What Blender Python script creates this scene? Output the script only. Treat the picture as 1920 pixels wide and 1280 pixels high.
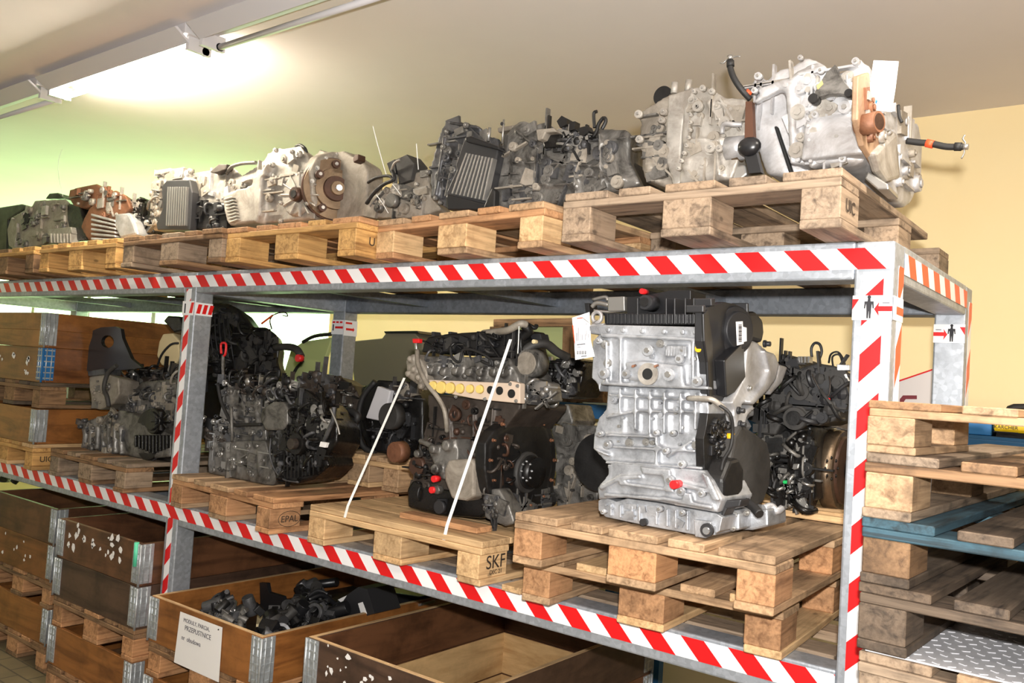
import bpy, bmesh, math, random
from mathutils import Vector, Matrix
random.seed(7)
sc = bpy.context.scene
for o in list(bpy.data.objects): bpy.data.objects.remove(o)
C = sc.collection
V = Vector

# ------------------------------------------------------------------ camera
YAW, PITCH, ROLL, FPX = 0.661432, 0.044817, 0.064696, 1619.25
CAM = V((0.57174, -2.25961, 1.73877))
_cy, _sy = math.cos(YAW), math.sin(YAW)
FW = V((-_sy*math.cos(PITCH), _cy*math.cos(PITCH), math.sin(PITCH)))
_r = V((_cy, _sy, 0)); _u = _r.cross(FW)
RT = _r*math.cos(ROLL) + _u*math.sin(ROLL)
UP = _u*math.cos(ROLL) - _r*math.sin(ROLL)
cd = bpy.data.cameras.new('camera'); cam = bpy.data.objects.new('camera', cd); C.objects.link(cam)
cam.matrix_world = Matrix(((RT.x, UP.x, -FW.x, CAM.x), (RT.y, UP.y, -FW.y, CAM.y), (RT.z, UP.z, -FW.z, CAM.z), (0, 0, 0, 1)))
cd.sensor_width = 36; cd.lens = FPX/1920*36; cd.clip_start = 0.02; cd.clip_end = 100
sc.camera = cam
def ray(px, py): return FW + RT*((px-960)/FPX) - UP*((py-640)/FPX)
def PY(px, py, y): v = ray(px, py); return CAM + v*((y-CAM.y)/v.y)     # photo pixel -> point on the plane Y = y
def PX(px, py, x): v = ray(px, py); return CAM + v*((x-CAM.x)/v.x)
def PZ(px, py, z): v = ray(px, py); return CAM + v*((z-CAM.z)/v.z)
def mpp(P): return (P-CAM).dot(FW)/FPX                                  # metres per photo pixel at P

# ------------------------------------------------------------------ world, light, exposure
w = bpy.data.worlds.new('world'); sc.world = w; w.use_nodes = True
w.node_tree.nodes['Background'].inputs[0].default_value = (1.0, 0.92, 0.82, 1)
w.node_tree.nodes['Background'].inputs[1].default_value = 0.43
def area(name, loc, aim, sx, sy, power, col, shape='RECTANGLE'):
    l = bpy.data.lights.new(name, 'AREA'); l.shape = shape; l.size = sx; l.size_y = sy; l.energy = power; l.color = col
    o = bpy.data.objects.new(name, l); C.objects.link(o); o.location = loc
    o.rotation_euler = (V(aim)-V(loc)).to_track_quat('-Z', 'Y').to_euler(); return o
flash = area('camera_flash', CAM+UP*0.13+RT*0.03, CAM+UP*0.42+FW*2.3, 0.07, 0.05, 112, (1.0, 0.97, 0.93), 'ELLIPSE')
sc.view_settings.view_transform = 'Standard'; sc.view_settings.look = 'None'
sc.view_settings.gamma = 1; sc.view_settings.use_curve_mapping = False
sc.view_settings.exposure = 0.0

# ------------------------------------------------------------------ materials
def lk(c): return tuple(((x/12.92) if x <= 0.04045 else ((x+0.055)/1.055)**2.4) for x in c)
def hx(r, g, b): return lk((r/255, g/255, b/255))
class NT:
    def __init__(s, name):
        s.m = bpy.data.materials.new(name); s.m.use_nodes = True; s.t = s.m.node_tree; s.b = s.t.nodes['Principled BSDF']
        s.tc = s.n('ShaderNodeTexCoord')
    def n(s, k, **kw):
        x = s.t.nodes.new(k)
        for a, b in kw.items(): setattr(x, a, b)
        return x
    def l(s, a, b): s.t.links.new(a, b)
    def coord(s, scale=(1, 1, 1), rand=True):
        mp = s.n('ShaderNodeMapping'); s.l(s.tc.outputs['Object'], mp.inputs[0]); mp.inputs['Scale'].default_value = scale
        if rand:
            oi = s.n('ShaderNodeObjectInfo'); mu = s.n('ShaderNodeVectorMath', operation='SCALE'); cb = s.n('ShaderNodeCombineXYZ')
            for i in range(3): s.l(oi.outputs['Random'], cb.inputs[i])
            s.l(cb.outputs[0], mu.inputs[0]); mu.inputs['Scale'].default_value = 37.0
            s.l(mu.outputs[0], mp.inputs['Location'])
        return mp.outputs[0]
    def noise(s, vec, scale, detail=4, rough=0.55, dist=0):
        x = s.n('ShaderNodeTexNoise'); s.l(vec, x.inputs['Vector']); x.inputs['Scale'].default_value = scale
        x.inputs['Detail'].default_value = detail; x.inputs['Roughness'].default_value = rough; x.inputs['Distortion'].default_value = dist
        return x.outputs[0]
    def ramp(s, fac, stops):
        x = s.n('ShaderNodeValToRGB'); s.l(fac, x.inputs[0]); e = x.color_ramp.elements
        while len(e) < len(stops): e.new(0.5)
        for k, (p, c) in enumerate(stops): e[k].position = p; e[k].color = (*c, 1) if len(c) == 3 else c
        return x.outputs[0]
    def mix(s, a, b, fac, mode='MIX'):
        x = s.n('ShaderNodeMix', data_type='RGBA', blend_type=mode)
        for v, i in ((fac, 0), (a, 6), (b, 7)):
            if isinstance(v, (float, int)): x.inputs[i].default_value = v
            elif isinstance(v, tuple): x.inputs[i].default_value = (*v, 1)
            else: s.l(v, x.inputs[i])
        return x.outputs[2]
    def bump(s, h, strength=0.3, dist=0.002):
        x = s.n('ShaderNodeBump'); s.l(h, x.inputs['Height']); x.inputs['Strength'].default_value = strength; x.inputs['Distance'].default_value = dist
        s.l(x.outputs[0], s.b.inputs['Normal'])
    def col(s, c):
        if isinstance(c, tuple): s.b.inputs['Base Color'].default_value = (*c, 1)
        else: s.l(c, s.b.inputs['Base Color'])
    def set(s, rough=None, metal=None, spec=None, emis=None, estr=None):
        if rough is not None:
            if isinstance(rough, float): s.b.inputs['Roughness'].default_value = rough
            else: s.l(rough, s.b.inputs['Roughness'])
        if metal is not None: s.b.inputs['Metallic'].default_value = metal
        if spec is not None: s.b.inputs['Specular IOR Level'].default_value = spec
        if emis is not None: s.b.inputs['Emission Color'].default_value = (*emis, 1); s.b.inputs['Emission Strength'].default_value = estr
def scl(c, k): return tuple(min(1, x*k) for x in c)
M = {}
def plain(name, c, rough=0.5, metal=0.0, **kw):
    n = NT(name); n.col(c); n.set(rough=rough, metal=metal, **kw); M[name] = n.m
def wood(name, c, c2, axis, dirt=0.3, rough=0.75, ringy=1.0):
    n = NT(name); st = [26, 26, 26]; st[axis] = 2.2
    v = n.coord(tuple(st)); g = n.noise(v, 1.6, 5, 0.6, 0.6)
    base = n.ramp(g, [(0.28, scl(c2, .8)), (0.5, c), (0.72, scl(c, 1.18))])
    fs = [90, 90, 90]; fs[axis] = 4
    fine = n.noise(n.coord(tuple(fs)), 1.5, 3, 0.6); base = n.mix(base, n.ramp(fine, [(0.3, (.55, .5, .45)), (0.6, (1, 1, 1))]), 0.55, 'MULTIPLY')
    oi = n.n('ShaderNodeObjectInfo'); hue = n.ramp(oi.outputs['Random'], [(0, (.76, .74, .73)), (0.5, (1, .97, .94)), (1, (1.0, .91, .82))])
    base = n.mix(base, hue, 0.8, 'MULTIPLY')
    d = n.noise(n.coord((1, 1, 1)), 7, 5, 0.65); base = n.mix(base, scl(c2, .35), n.ramp(d, [(0.5, (0, 0, 0)), (0.72, (dirt, dirt, dirt))]))
    kn = n.n('ShaderNodeTexVoronoi'); ks = [9, 9, 9]; ks[axis] = 5; n.l(n.coord(tuple(ks)), kn.inputs['Vector']); kn.inputs['Scale'].default_value = 1
    base = n.mix(base, scl(c2, .3), n.ramp(kn.outputs['Distance'], [(0.04, (.6, .6, .6)), (0.08, (0, 0, 0))]))
    n.col(base); n.set(rough=rough); n.bump(fine, 0.35, 0.002); M[name] = n.m
TONES = {'new': (hx(218, 184, 138), hx(184, 144, 98)), 'orange': (hx(194, 148, 106), hx(142, 98, 62)), 'tan': (hx(188, 158, 124), hx(134, 106, 78)),
         'grey': (hx(160, 141, 120), hx(100, 84, 70)), 'dark': (hx(104, 90, 76), hx(58, 48, 40)), 'blue': (hx(62, 96, 112), hx(44, 52, 56)),
         'yellow': (hx(208, 166, 104), hx(160, 116, 64)), 'old': (hx(150, 118, 86), hx(92, 68, 48))}
for t, (a, b) in TONES.items():
    for ax in (0, 1, 2): wood('wood_%s_%d' % (t, ax), a, b, ax, 0.45 if t in ('new', 'yellow') else 0.75)
def ply(name, c, c2, axis, rough=0.38, dirt=.5):
    n = NT(name); st = [9, 9, 9]; st[axis] = 1.2
    g = n.noise(n.coord(tuple(st)), 1.3, 6, 0.62, 1.4); base = n.ramp(g, [(0.3, c2), (0.55, c), (0.8, scl(c, 1.25))])
    d = n.noise(n.coord((1, 1, 1)), 5, 6, 0.7); base = n.mix(base, scl(c2, .4), n.ramp(d, [(0.45, (0, 0, 0)), (0.68, (dirt, dirt, dirt))]))
    sc_ = n.noise(n.coord((1, 1, 1)), 38, 3, .8, 2.0); base = n.mix(base, scl(c, 1.7), n.ramp(sc_, [(.66, (0, 0, 0)), (.72, (.35, .35, .35))]))
    n.col(base); n.set(rough=rough); n.bump(g, 0.1, 0.002); M[name] = n.m
for ax in (0, 1):
    ply('ply_orange_%d' % ax, hx(134, 84, 46), hx(92, 54, 28), ax)
    ply('ply_bright_%d' % ax, hx(152, 98, 50), hx(104, 62, 30), ax)
    ply('ply_brown_%d' % ax, hx(104, 68, 44), hx(68, 42, 27), ax, 0.45, .7)
    ply('ply_dark_%d' % ax, hx(84, 62, 48), hx(54, 38, 30), ax, 0.5, .7)
    ply('ply_light_%d' % ax, hx(212, 174, 122), hx(180, 138, 88), ax, 0.5, .25)
def galv(name, c, rough=0.38):
    n = NT(name); vo = n.n('ShaderNodeTexVoronoi'); n.l(n.coord((1, 1, 1), False), vo.inputs['Vector']); vo.inputs['Scale'].default_value = 70
    sp = n.ramp(vo.outputs['Color'], [(0.2, scl(c, .86)), (0.8, scl(c, 1.1))])
    g = n.noise(n.coord((1, 1, 1), False), 6, 5, 0.7); base = n.mix(sp, scl(c, .55), n.ramp(g, [(0.45, (0, 0, 0)), (0.75, (.7, .7, .7))]))
    n.col(base); n.set(rough=n.ramp(g, [(0.3, (rough,)*3), (0.8, (rough+.22,)*3)]), metal=0.55); M[name] = n.m
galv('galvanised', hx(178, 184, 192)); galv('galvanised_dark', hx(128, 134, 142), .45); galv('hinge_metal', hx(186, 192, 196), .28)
def cast(name, c, dark, rough=0.42, metal=0.45, grime=0.45, scale=14, bump=.45):
    n = NT(name); v = n.coord((1, 1, 1)); a = n.noise(v, scale, 6, 0.65)
    base = n.ramp(a, [(0.3, scl(c, .72)), (0.5, c), (0.72, scl(c, 1.15))])
    g = n.noise(v, 9, 7, 0.72, 0.8); base = n.mix(base, dark, n.ramp(g, [(0.42, (0, 0, 0)), (0.66, (grime,)*3)]))
    n.col(base); n.set(rough=n.ramp(a, [(0.3, (rough-.08,)*3), (0.7, (rough+.18,)*3)]), metal=metal)
    n.bump(n.noise(v, 120, 4, 0.7), bump, 0.0015); M[name] = n.m
cast('alu_clean', hx(186, 189, 194), hx(92, 93, 96), .40, .62, .55, 16, .6)
cast('alu_warm', hx(180, 175, 167), hx(106, 94, 80), .48, .45, .6)
cast('alu_bright', hx(196, 196, 198), hx(128, 120, 112), .42, .5, .55)
cast('alu_dusty', hx(158, 150, 138), hx(84, 74, 62), .55, .25, .6)
cast('alu_grime_shade', hx(128, 125, 120), hx(30, 27, 24), .36, .4, .95, 8)  # grimy metal; its dark tone also paints the shade inside the converter bell
cast('alu_dark', hx(92, 92, 94), hx(28, 26, 25), .38, .45, .85, 9)
cast('block_grey', hx(120, 117, 112), hx(26, 23, 20), .36, .35, .95, 7)
cast('oily_black', hx(30, 28, 27), hx(10, 9, 8), .24, .3, .8, 12)
cast('soot_black', hx(27, 26, 26), hx(11, 11, 11), .38, .1, .6, 12)
cast('iron_brown', hx(74, 66, 60), hx(34, 27, 23), .45, .35, .7, 10)
cast('rust', hx(136, 92, 66), hx(72, 42, 28), .55, .25, .6, 12)
cast('flange_metal', hx(176, 146, 118), hx(112, 72, 50), .5, .3, .8, 8)
cast('rust_dark', hx(82, 58, 46), hx(40, 28, 22), .4, .4, .6, 8)
cast('flywheel_steel', hx(130, 112, 92), hx(70, 52, 38), .28, .8, .5, 6)
cast('dusty_plastic', hx(58, 56, 54), hx(34, 32, 30), .6, 0, .7, 8)
cast('concrete', hx(120, 108, 90), hx(70, 62, 52), .8, 0, .6, 4)
plain('black_plastic', hx(28, 28, 30), .32); plain('black_satin', hx(40, 40, 42), .45); plain('black_rubber', hx(30, 29, 29), .6)
plain('red_plastic', hx(214, 30, 34), .4); plain('yellow_plastic', hx(240, 178, 30), .4); plain('green_plastic', hx(40, 190, 100), .4)
plain('chrome', hx(210, 212, 214), .22, .9); plain('steel', hx(170, 168, 164), .35, .8); plain('hole', (0.006, 0.006, 0.006), .7)
plain('cream', hx(226, 206, 160), .6); plain('foam_yellow', hx(222, 196, 112), .7); plain('gasket', hx(206, 186, 166), .6)
plain('tape_white', hx(244, 244, 246), .35); plain('tape_red', hx(222, 22, 26), .35); plain('tape_orange', hx(236, 78, 36), .35)
plain('paper', hx(236, 234, 232), .7); plain('tag_white', hx(250, 248, 250), .5); plain('ink', hx(34, 34, 40), .7); plain('pencil', hx(96, 92, 100), .8)
plain('strap_white', hx(240, 240, 236), .4); plain('blue_paint', hx(44, 96, 140), .45); plain('blue_clip', hx(40, 110, 170), .4); plain('mint_clip', hx(90, 200, 160), .4)
plain('box_blue', hx(44, 116, 176), .5); plain('box_yellow', hx(244, 206, 24), .45); plain('brown_strap', hx(84, 52, 34), .6)
plain('olive_plastic', hx(122, 116, 98), .55); plain('pale_green', hx(190, 200, 140), .45); plain('maroon', hx(120, 28, 40), .5)
plain('white_paint', hx(226, 218, 214), .5); plain('lamp_white', hx(205, 203, 206), .4); plain('branded_ink', hx(52, 40, 30), .8)
plain('orange_plastic', hx(235, 80, 40), .5); plain('foil', hx(208, 208, 212), .42, .25)
for nm, e, s in (('tube_light', (1, .9, .72), 300.0), ('window_glow', (.64, 1.0, .46), 7.5)):
    n = NT(nm); n.col((.8, .8, .8)); n.set(rough=.4, emis=e, estr=s); M[nm] = n.m
n = NT('ceiling_paint'); g = n.noise(n.coord((1, 1, 1)), 1.1, 4, .6); n.col(n.ramp(g, [(.3, hx(224, 216, 214)), (.7, hx(231, 223, 220))])); n.set(rough=.9); M['ceiling_paint'] = n.m
n = NT('wall_paint'); g = n.noise(n.coord((1, 1, 1)), 1.6, 5, .6); n.col(n.ramp(g, [(.3, hx(253, 230, 178)), (.7, hx(254, 233, 184))])); n.set(rough=.85); M['wall_paint'] = n.m
n = NT('floor_slabs'); br = n.n('ShaderNodeTexBrick'); n.l(n.coord((1, 1, 1), False), br.inputs['Vector']); br.inputs['Scale'].default_value = 2.5
br.inputs['Color1'].default_value = (*hx(150, 132, 98), 1); br.inputs['Color2'].default_value = (*hx(134, 118, 88), 1); br.inputs['Mortar'].default_value = (*hx(74, 66, 54), 1)
br.inputs['Mortar Size'].default_value = .012; n.col(n.mix(br.outputs[0], hx(80, 70, 56), n.noise(n.coord((1, 1, 1), False), 3, 5))); n.set(rough=.7); M['floor_slabs'] = n.m

# ------------------------------------------------------------------ mesh helpers
class MB:
    """collects solids; build() links them as one mesh object"""
    def __init__(s): s.v = []; s.f = []; s.mi = []; s.sm = []; s.mats = []; s.cur = 0
    def m(s, mat):
        if mat not in s.mats: s.mats.append(mat)
        s.cur = s.mats.index(mat); return s
    def add(s, vs, fs, smooth=False):
        b = len(s.v); s.v += [tuple(v) for v in vs]
        for f in fs: s.f.append([b+i for i in f]); s.mi.append(s.cur); s.sm.append(smooth)
    def box(s, c, d, R=None, ch=0.0):
        c = V(c); R = R or Matrix.Identity(3); hx_, hy, hz = d[0]/2, d[1]/2, d[2]/2
        P = [c+R@V((x*hx_, y*hy, z*hz)) for x in (-1, 1) for y in (-1, 1) for z in (-1, 1)]
        s.add(P, [(0, 1, 3, 2), (4, 6, 7, 5), (0, 4, 5, 1), (2, 3, 7, 6), (0, 2, 6, 4), (1, 5, 7, 3)])
    def bx(s, x0, x1, y0, y1, z0, z1): s.box(((x0+x1)/2, (y0+y1)/2, (z0+z1)/2), (abs(x1-x0), abs(y1-y0), abs(z1-z0)))
    def loft(s, A_, B_):
        n = len(A_); nrm = V((0, 0, 0))
        for i in range(n): nrm += A_[i].cross(A_[(i+1) % n])
        if nrm.dot(B_[0]-A_[0]) > 0: A_ = A_[::-1]; B_ = B_[::-1]
        s.add(A_+B_, [tuple(range(n)), tuple(range(2*n-1, n-1, -1))]+[(i, i+n, (i+1) % n+n, (i+1) % n) for i in range(n)])
    def prism(s, pts, vec):
        pts = [V(p) for p in pts]; vec = V(vec); n = len(pts)
        nrm = V((0, 0, 0))
        for i in range(n): nrm += pts[i].cross(pts[(i+1) % n])
        if nrm.dot(vec) > 0: pts.reverse()
        P = pts+[p+vec for p in pts]
        s.add(P, [tuple(range(n)), tuple(range(2*n-1, n-1, -1))]+[(i, i+n, (i+1) % n+n, (i+1) % n) for i in range(n)])
    def cyl(s, a, b, r, r2=None, seg=16, smooth=True):
        a, b = V(a), V(b); r2 = r if r2 is None else r2; d = (b-a).normalized()
        u = d.orthogonal().normalized(); w_ = d.cross(u)
        A = [a+(u*math.cos(2*math.pi*i/seg)+w_*math.sin(2*math.pi*i/seg))*r for i in range(seg)]
        B = [b+(u*math.cos(2*math.pi*i/seg)+w_*math.sin(2*math.pi*i/seg))*r2 for i in range(seg)]
        base = len(s.v); s.v += [tuple(x) for x in A+B]
        for i in range(seg):
            j = (i+1) % seg; s.f.append([base+i, base+j, base+seg+j, base+seg+i]); s.mi.append(s.cur); s.sm.append(smooth)
        s.f.append([base+i for i in range(seg-1, -1, -1)]); s.f.append([base+seg+i for i in range(seg)]); s.mi += [s.cur]*2; s.sm += [False]*2
    def ring(s, a, b, r, ri, seg=24):
        a, b = V(a), V(b); d = (b-a).normalized(); u = d.orthogonal().normalized(); w_ = d.cross(u); base = len(s.v)
        for c, rr in ((a, r), (b, r), (b, ri), (a, ri)):
            s.v += [tuple(c+(u*math.cos(2*math.pi*i/seg)+w_*math.sin(2*math.pi*i/seg))*rr) for i in range(seg)]
        for k in range(4):
            k2 = (k+1) % 4
            for i in range(seg):
                j = (i+1) % seg; s.f.append([base+k*seg+i, base+k*seg+j, base+k2*seg+j, base+k2*seg+i]); s.mi.append(s.cur); s.sm.append(k in (0, 2))
    def tube(s, pts, r, seg=8, sub=4):
        P = [V(p) for p in pts]
        if len(P) > 2 and sub > 1:
            Q = []
            for i in range(len(P)-1):
                p0 = P[max(i-1, 0)]; p1 = P[i]; p2 = P[i+1]; p3 = P[min(i+2, len(P)-1)]
                for k in range(sub):
                    t = k/sub; Q.append(0.5*((2*p1)+(p2-p0)*t+(2*p0-5*p1+4*p2-p3)*t*t+(3*p1-p0-3*p2+p3)*t**3))
            P = Q+[P[-1]]
        base = len(s.v); n = len(P); u = None
        for i in range(n):
            d = (P[min(i+1, n-1)]-P[max(i-1, 0)]).normalized()
            u = d.orthogonal().normalized() if u is None else (u-d*u.dot(d)).normalized()
            w_ = d.cross(u); s.v += [tuple(P[i]+(u*math.cos(2*math.pi*k/seg)+w_*math.sin(2*math.pi*k/seg))*r) for k in range(seg)]
        for i in range(n-1):
            for k in range(seg):
                j = (k+1) % seg; s.f.append([base+i*seg+k, base+i*seg+j, base+(i+1)*seg+j, base+(i+1)*seg+k]); s.mi.append(s.cur); s.sm.append(True)
        s.f.append([base+k for k in range(seg-1, -1, -1)]); s.f.append([base+(n-1)*seg+k for k in range(seg)]); s.mi += [s.cur]*2; s.sm += [False]*2
    def ball(s, c, r, sx=1, sy=1, sz=1, seg=14):
        c = V(c); base = len(s.v); rows = seg//2
        for i in range(1, rows):
            a = math.pi*i/rows
            for k in range(seg): b = 2*math.pi*k/seg; s.v.append(tuple(c+V((math.sin(a)*math.cos(b)*r*sx, math.sin(a)*math.sin(b)*r*sy, math.cos(a)*r*sz))))
        t = len(s.v); s.v.append(tuple(c+V((0, 0, r*sz)))); s.v.append(tuple(c-V((0, 0, r*sz))))
        for i in range(rows-2):
            for k in range(seg): j = (k+1) % seg; s.f.append([base+i*seg+k, base+(i+1)*seg+k, base+(i+1)*seg+j, base+i*seg+j]); s.mi.append(s.cur); s.sm.append(True)
        for k in range(seg):
            j = (k+1) % seg; s.f.append([t, base+k, base+j]); s.f.append([t+1, base+(rows-2)*seg+j, base+(rows-2)*seg+k]); s.mi += [s.cur]*2; s.sm += [True]*2
    def mesh(s, name, org=None):
        me = bpy.data.meshes.new(name); org = org or V((0, 0, 0))
        me.from_pydata([tuple(V(v)-org) for v in s.v], [], s.f)
        for k in s.mats: me.materials.append(M[k])
        me.polygons.foreach_set('material_index', s.mi); me.polygons.foreach_set('use_smooth', s.sm); me.update(); return me
    def build(s, name, parent=None, mat=None, bev=0, rem=0, stuff=False):
        if mat and not s.mats: s.mats = [mat]
        org = worg(parent) if parent else V((0, 0, 0))
        me = s.mesh(name, org); o = bpy.data.objects.new(name, me); C.objects.link(o); o.parent = parent; o['_o'] = list(org)
        bm = bmesh.new(); bm.from_mesh(me); bmesh.ops.recalc_face_normals(bm, faces=bm.faces)
        bm.to_mesh(me); bm.free()
        if rem:
            r = o.modifiers.new('remesh', 'REMESH'); r.mode = 'VOXEL'; r.voxel_size = rem; r.use_smooth_shade = True
            r = o.modifiers.new('smooth', 'SMOOTH'); r.iterations = 1 if rem < .005 else 2; r.factor = .5
        elif bev:
            b = o.modifiers.new('bevel', 'BEVEL'); b.width = bev; b.segments = 2; b.limit_method = 'ANGLE'; b.angle_limit = math.radians(40); b.harden_normals = False
        if stuff: o['kind'] = 'stuff'
        return o
def worg(o): return V(o['_o'])
def empty(name, label, cat, loc, rz=0, group=None):
    o = bpy.data.objects.new(name, None); C.objects.link(o); o.location = loc; o.rotation_euler = (0, 0, rz); o.empty_display_size = .05
    o['label'] = label; o['category'] = cat; o['_o'] = list(loc)
    if group: o['group'] = group
    return o
def tag(o, label, cat, group=None):
    o['label'] = label; o['category'] = cat
    if group: o['group'] = group
    return o
def struct(o): o['kind'] = 'structure'; return o
def text(s, name, size, mat, parent, pos, xd, yd, wmax=None):
    cu = bpy.data.curves.new(name, 'FONT'); cu.body = s; cu.size = size; cu.align_x = 'CENTER'; cu.align_y = 'CENTER'; cu.extrude = .0004
    t = bpy.data.objects.new(name, cu); C.objects.link(t); dg = bpy.context.evaluated_depsgraph_get(); dg.update()
    me = bpy.data.meshes.new_from_object(t.evaluated_get(dg)); bpy.data.objects.remove(t)
    wd = max([v.co.x for v in me.vertices] or [1])-min([v.co.x for v in me.vertices] or [0]); k = 1 if not wmax else wmax/wd
    xd = V(xd).normalized(); yd = V(yd); yd = (yd-xd*yd.dot(xd)).normalized(); zd = xd.cross(yd)
    org = worg(parent) if parent else V((0, 0, 0)); pos = V(pos)-org
    for v in me.vertices: c = v.co.copy(); v.co = pos+xd*c.x*k+yd*c.y*(k if wmax else 1)+zd*c.z
    me.materials.clear(); me.materials.append(M[mat]); me.name = name
    o = bpy.data.objects.new(name, me); C.objects.link(o); o.parent = parent; o['_o'] = list(org); return o

# ------------------------------------------------------------------ the room
ZC = 3.10; YW = 2.05; XWN = -4.55; ROOM = (50, 12, 26, 1)
def slab(name, x0, x1, y0, y1, z0, z1, mat):
    b = MB(); b.m(mat).bx(x0, x1, y0, y1, z0, z1); return struct(b.build(name))
slab('floor', -12, 4, -4, YW, -.1, 0, 'floor_slabs')
slab('ceiling', -12, 4, -4, YW, ZC, ZC+.15, 'ceiling_paint')
b = MB(); b.m('wall_paint'); b.bx(XWN, 4, YW, YW+.25, 0, ZC); b.bx(-12, XWN, YW, YW+.25, 0, .95); b.bx(-12, XWN, YW, YW+.25, 2.75, ZC); b.bx(-12, -11.2, YW, YW+.25, .95, 2.75)
struct(b.build('wall_back'))
slab('wall_right', 4, 4.2, -4, YW, 0, ZC, 'wall_paint'); slab('wall_left', -12.2, -12, -4, YW, 0, ZC, 'wall_paint')
b = MB(); b.m('lamp_white')
for x in (-11.2, -9.9, -8.6, -7.3, -6.0, -4.62): b.bx(x, x+.07, YW+.12, YW+.2, .95, 2.75)
b.bx(-11.2, XWN, YW+.12, YW+.2, .95, 1.02); b.bx(-11.2, XWN, YW+.12, YW+.2, 2.68, 2.75)
wf = struct(b.build('window_1'))
b = MB(); b.m('window_glow').bx(-11.15, XWN-.06, YW+.15, YW+.17, 1.0, 2.7); b.build('pane', wf)

# fluorescent trunking
def fixture(x0, x1, lit, label, grp='ceiling tube fixtures in one line'):
    y = -.36; o = empty('fluorescent_fixture', label, 'ceiling lamp', (x0, y, ZC), 0)
    b = MB(); b.m('lamp_white'); b.bx(x0, x1, y-.05, y+.05, ZC-.045, ZC-.001); b.build('housing', o, bev=.004)
    b = MB(); b.m('lamp_white'); b.prism([(x0+.02, y-.085, ZC-.03), (x0+.02, y-.02, ZC-.075), (x0+.02, y-.01, ZC-.07), (x0+.02, y-.075, ZC-.024)], (x1-x0-.04, 0, 0)); b.build('reflector', o)
    for x in (x0+.02, x1-.04):
        b = MB(); b.m('lamp_white'); b.bx(x, x+.022, y-.02, y+.085, ZC-.10, ZC-.04); b.cyl((x, y+.06, ZC-.085), (x+.022, y+.06, ZC-.085), .017); b.build('lamp_holder', o)
    b = MB(); b.m('tube_light' if lit else 'lamp_white'); b.cyl((x0+.045, y+.06, ZC-.085), (x1-.045, y+.06, ZC-.085), .013); b.build('tube', o)
fixture(-3.93, -2.64, True, 'lit fluorescent tube fixture glowing on the ceiling above the rack')
fixture(-5.35, -3.97, False, 'unlit fluorescent fixture at the left edge of the photo')
fixture(-2.60, -1.25, False, 'unlit fluorescent fixture at the top edge of the photo right of the lit one')
# the rest of the room's lamps: further tube fixtures of the hall, out of frame
for k, (x, y) in enumerate(((.9, -.36), (-1.5, -2.6), (1.2, -2.6), (-4.5, -2.6))):
    l = area('ceiling_tube_lamp', (x, y, ZC-.12), (x, y, 0), 1.2, .1, ROOM[k], (1.0, .91, .78))
area('ceiling_fill_uplight', (1.3, -1.3, ZC-.3), (1.3, -1.3, ZC), 1.3, .5, 11, (1.0, .92, .82))  # added fill light with no fixture of its own, brightens the ceiling's right side

# ------------------------------------------------------------------ the steel rack
LX = -3.17; D = 1.008; ZT = 2.15; ZS = 1.0678; HB = .099; PW = .096
rack = empty('steel_rack', 'galvanised steel rack with red and white warning tape on its posts and beams', 'rack', (LX, 0, 0))
def tape(parent, org, ux, uz, length, height, ph=0, per=.14, lean=1, red='tape_red', nrm=(0, -1, 0), off=.0012):
    """diagonal stripes as thin solid film on a beam face: ux along, uz across"""
    org, ux, uz, nn = V(org), V(ux), V(uz), V(nrm)*off
    b = MB(); b.m('tape_white').prism([org+nn*.5, org+ux*length+nn*.5, org+ux*length+uz*height+nn*.5, org+uz*height+nn*.5], nn*.5)
    b.m(red); k = -2
    while k*per+ph < length:
        a = k*per+ph; sh = height*lean; P = []
        poly = [(a, height), (a+per/2, height), (a+per/2+sh, 0), (a+sh, 0)] if lean > 0 else [(a, 0), (a+per/2, 0), (a+per/2-sh, height), (a-sh, height)]
        Q = poly
        for lim, sg in ((0, 1), (length, -1)):
            R_ = []
            for i in range(len(Q)):
                p, q = Q[i], Q[(i+1) % len(Q)]; ip = (p[0]-lim)*sg >= 0; iq = (q[0]-lim)*sg >= 0
                if ip: R_.append(p)
                if ip != iq: t = (lim-p[0])/(q[0]-p[0]); R_.append((lim, p[1]+(q[1]-p[1])*t))
            Q = R_
            if not Q: break
        if len(Q) > 2: b.prism([org+ux*q[0]+uz*q[1]+nn for q in Q], nn*.35)
        k += 1
    return b.build('warning_tape', parent)
X, Z_, Y_ = V((1, 0, 0)), V((0, 0, 1)), V((0, 1, 0))
def post(x, y):
    b = MB(); b.m('galvanised').bx(x, x+PW, y, y+PW, 0, ZT-.002); return b.build('upright_post', rack, bev=.006)
XL2 = -6.25
posts = {}
for k, x in (('r', -PW), ('l', LX), ('ll', XL2)):
    for j, y in (('f', 0), ('b', D-PW)): posts[k+j] = post(x, y)
def beam(x0, x1, y0, y1, zt, name, mat='galvanised'):
    b = MB(); b.m(mat).bx(x0, x1, y0, y1, zt-HB, zt); return b.build(name, rack, bev=.006)
for (x0, x1) in ((LX+PW, -PW), (XL2+PW, LX)):
    for zt in (ZT, ZS):
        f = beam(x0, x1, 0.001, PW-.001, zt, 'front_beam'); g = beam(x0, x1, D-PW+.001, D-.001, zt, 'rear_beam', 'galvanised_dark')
        if zt == ZT: xa, xb = (LX, 0) if x0 > -4 else (XL2, LX-.0); tape(f, (xa, -.0013, ZT-.073), X, Z_, xb-xa, .055, ph=(-.142-xa) % .14)
        else: xa, xb = (LX, -PW) if x0 > -4 else (XL2, LX-.0); tape(f, (xa, -.0013, ZS-.068), X, Z_, xb-xa, .058, ph=(.04-xa) % .14)
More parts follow.
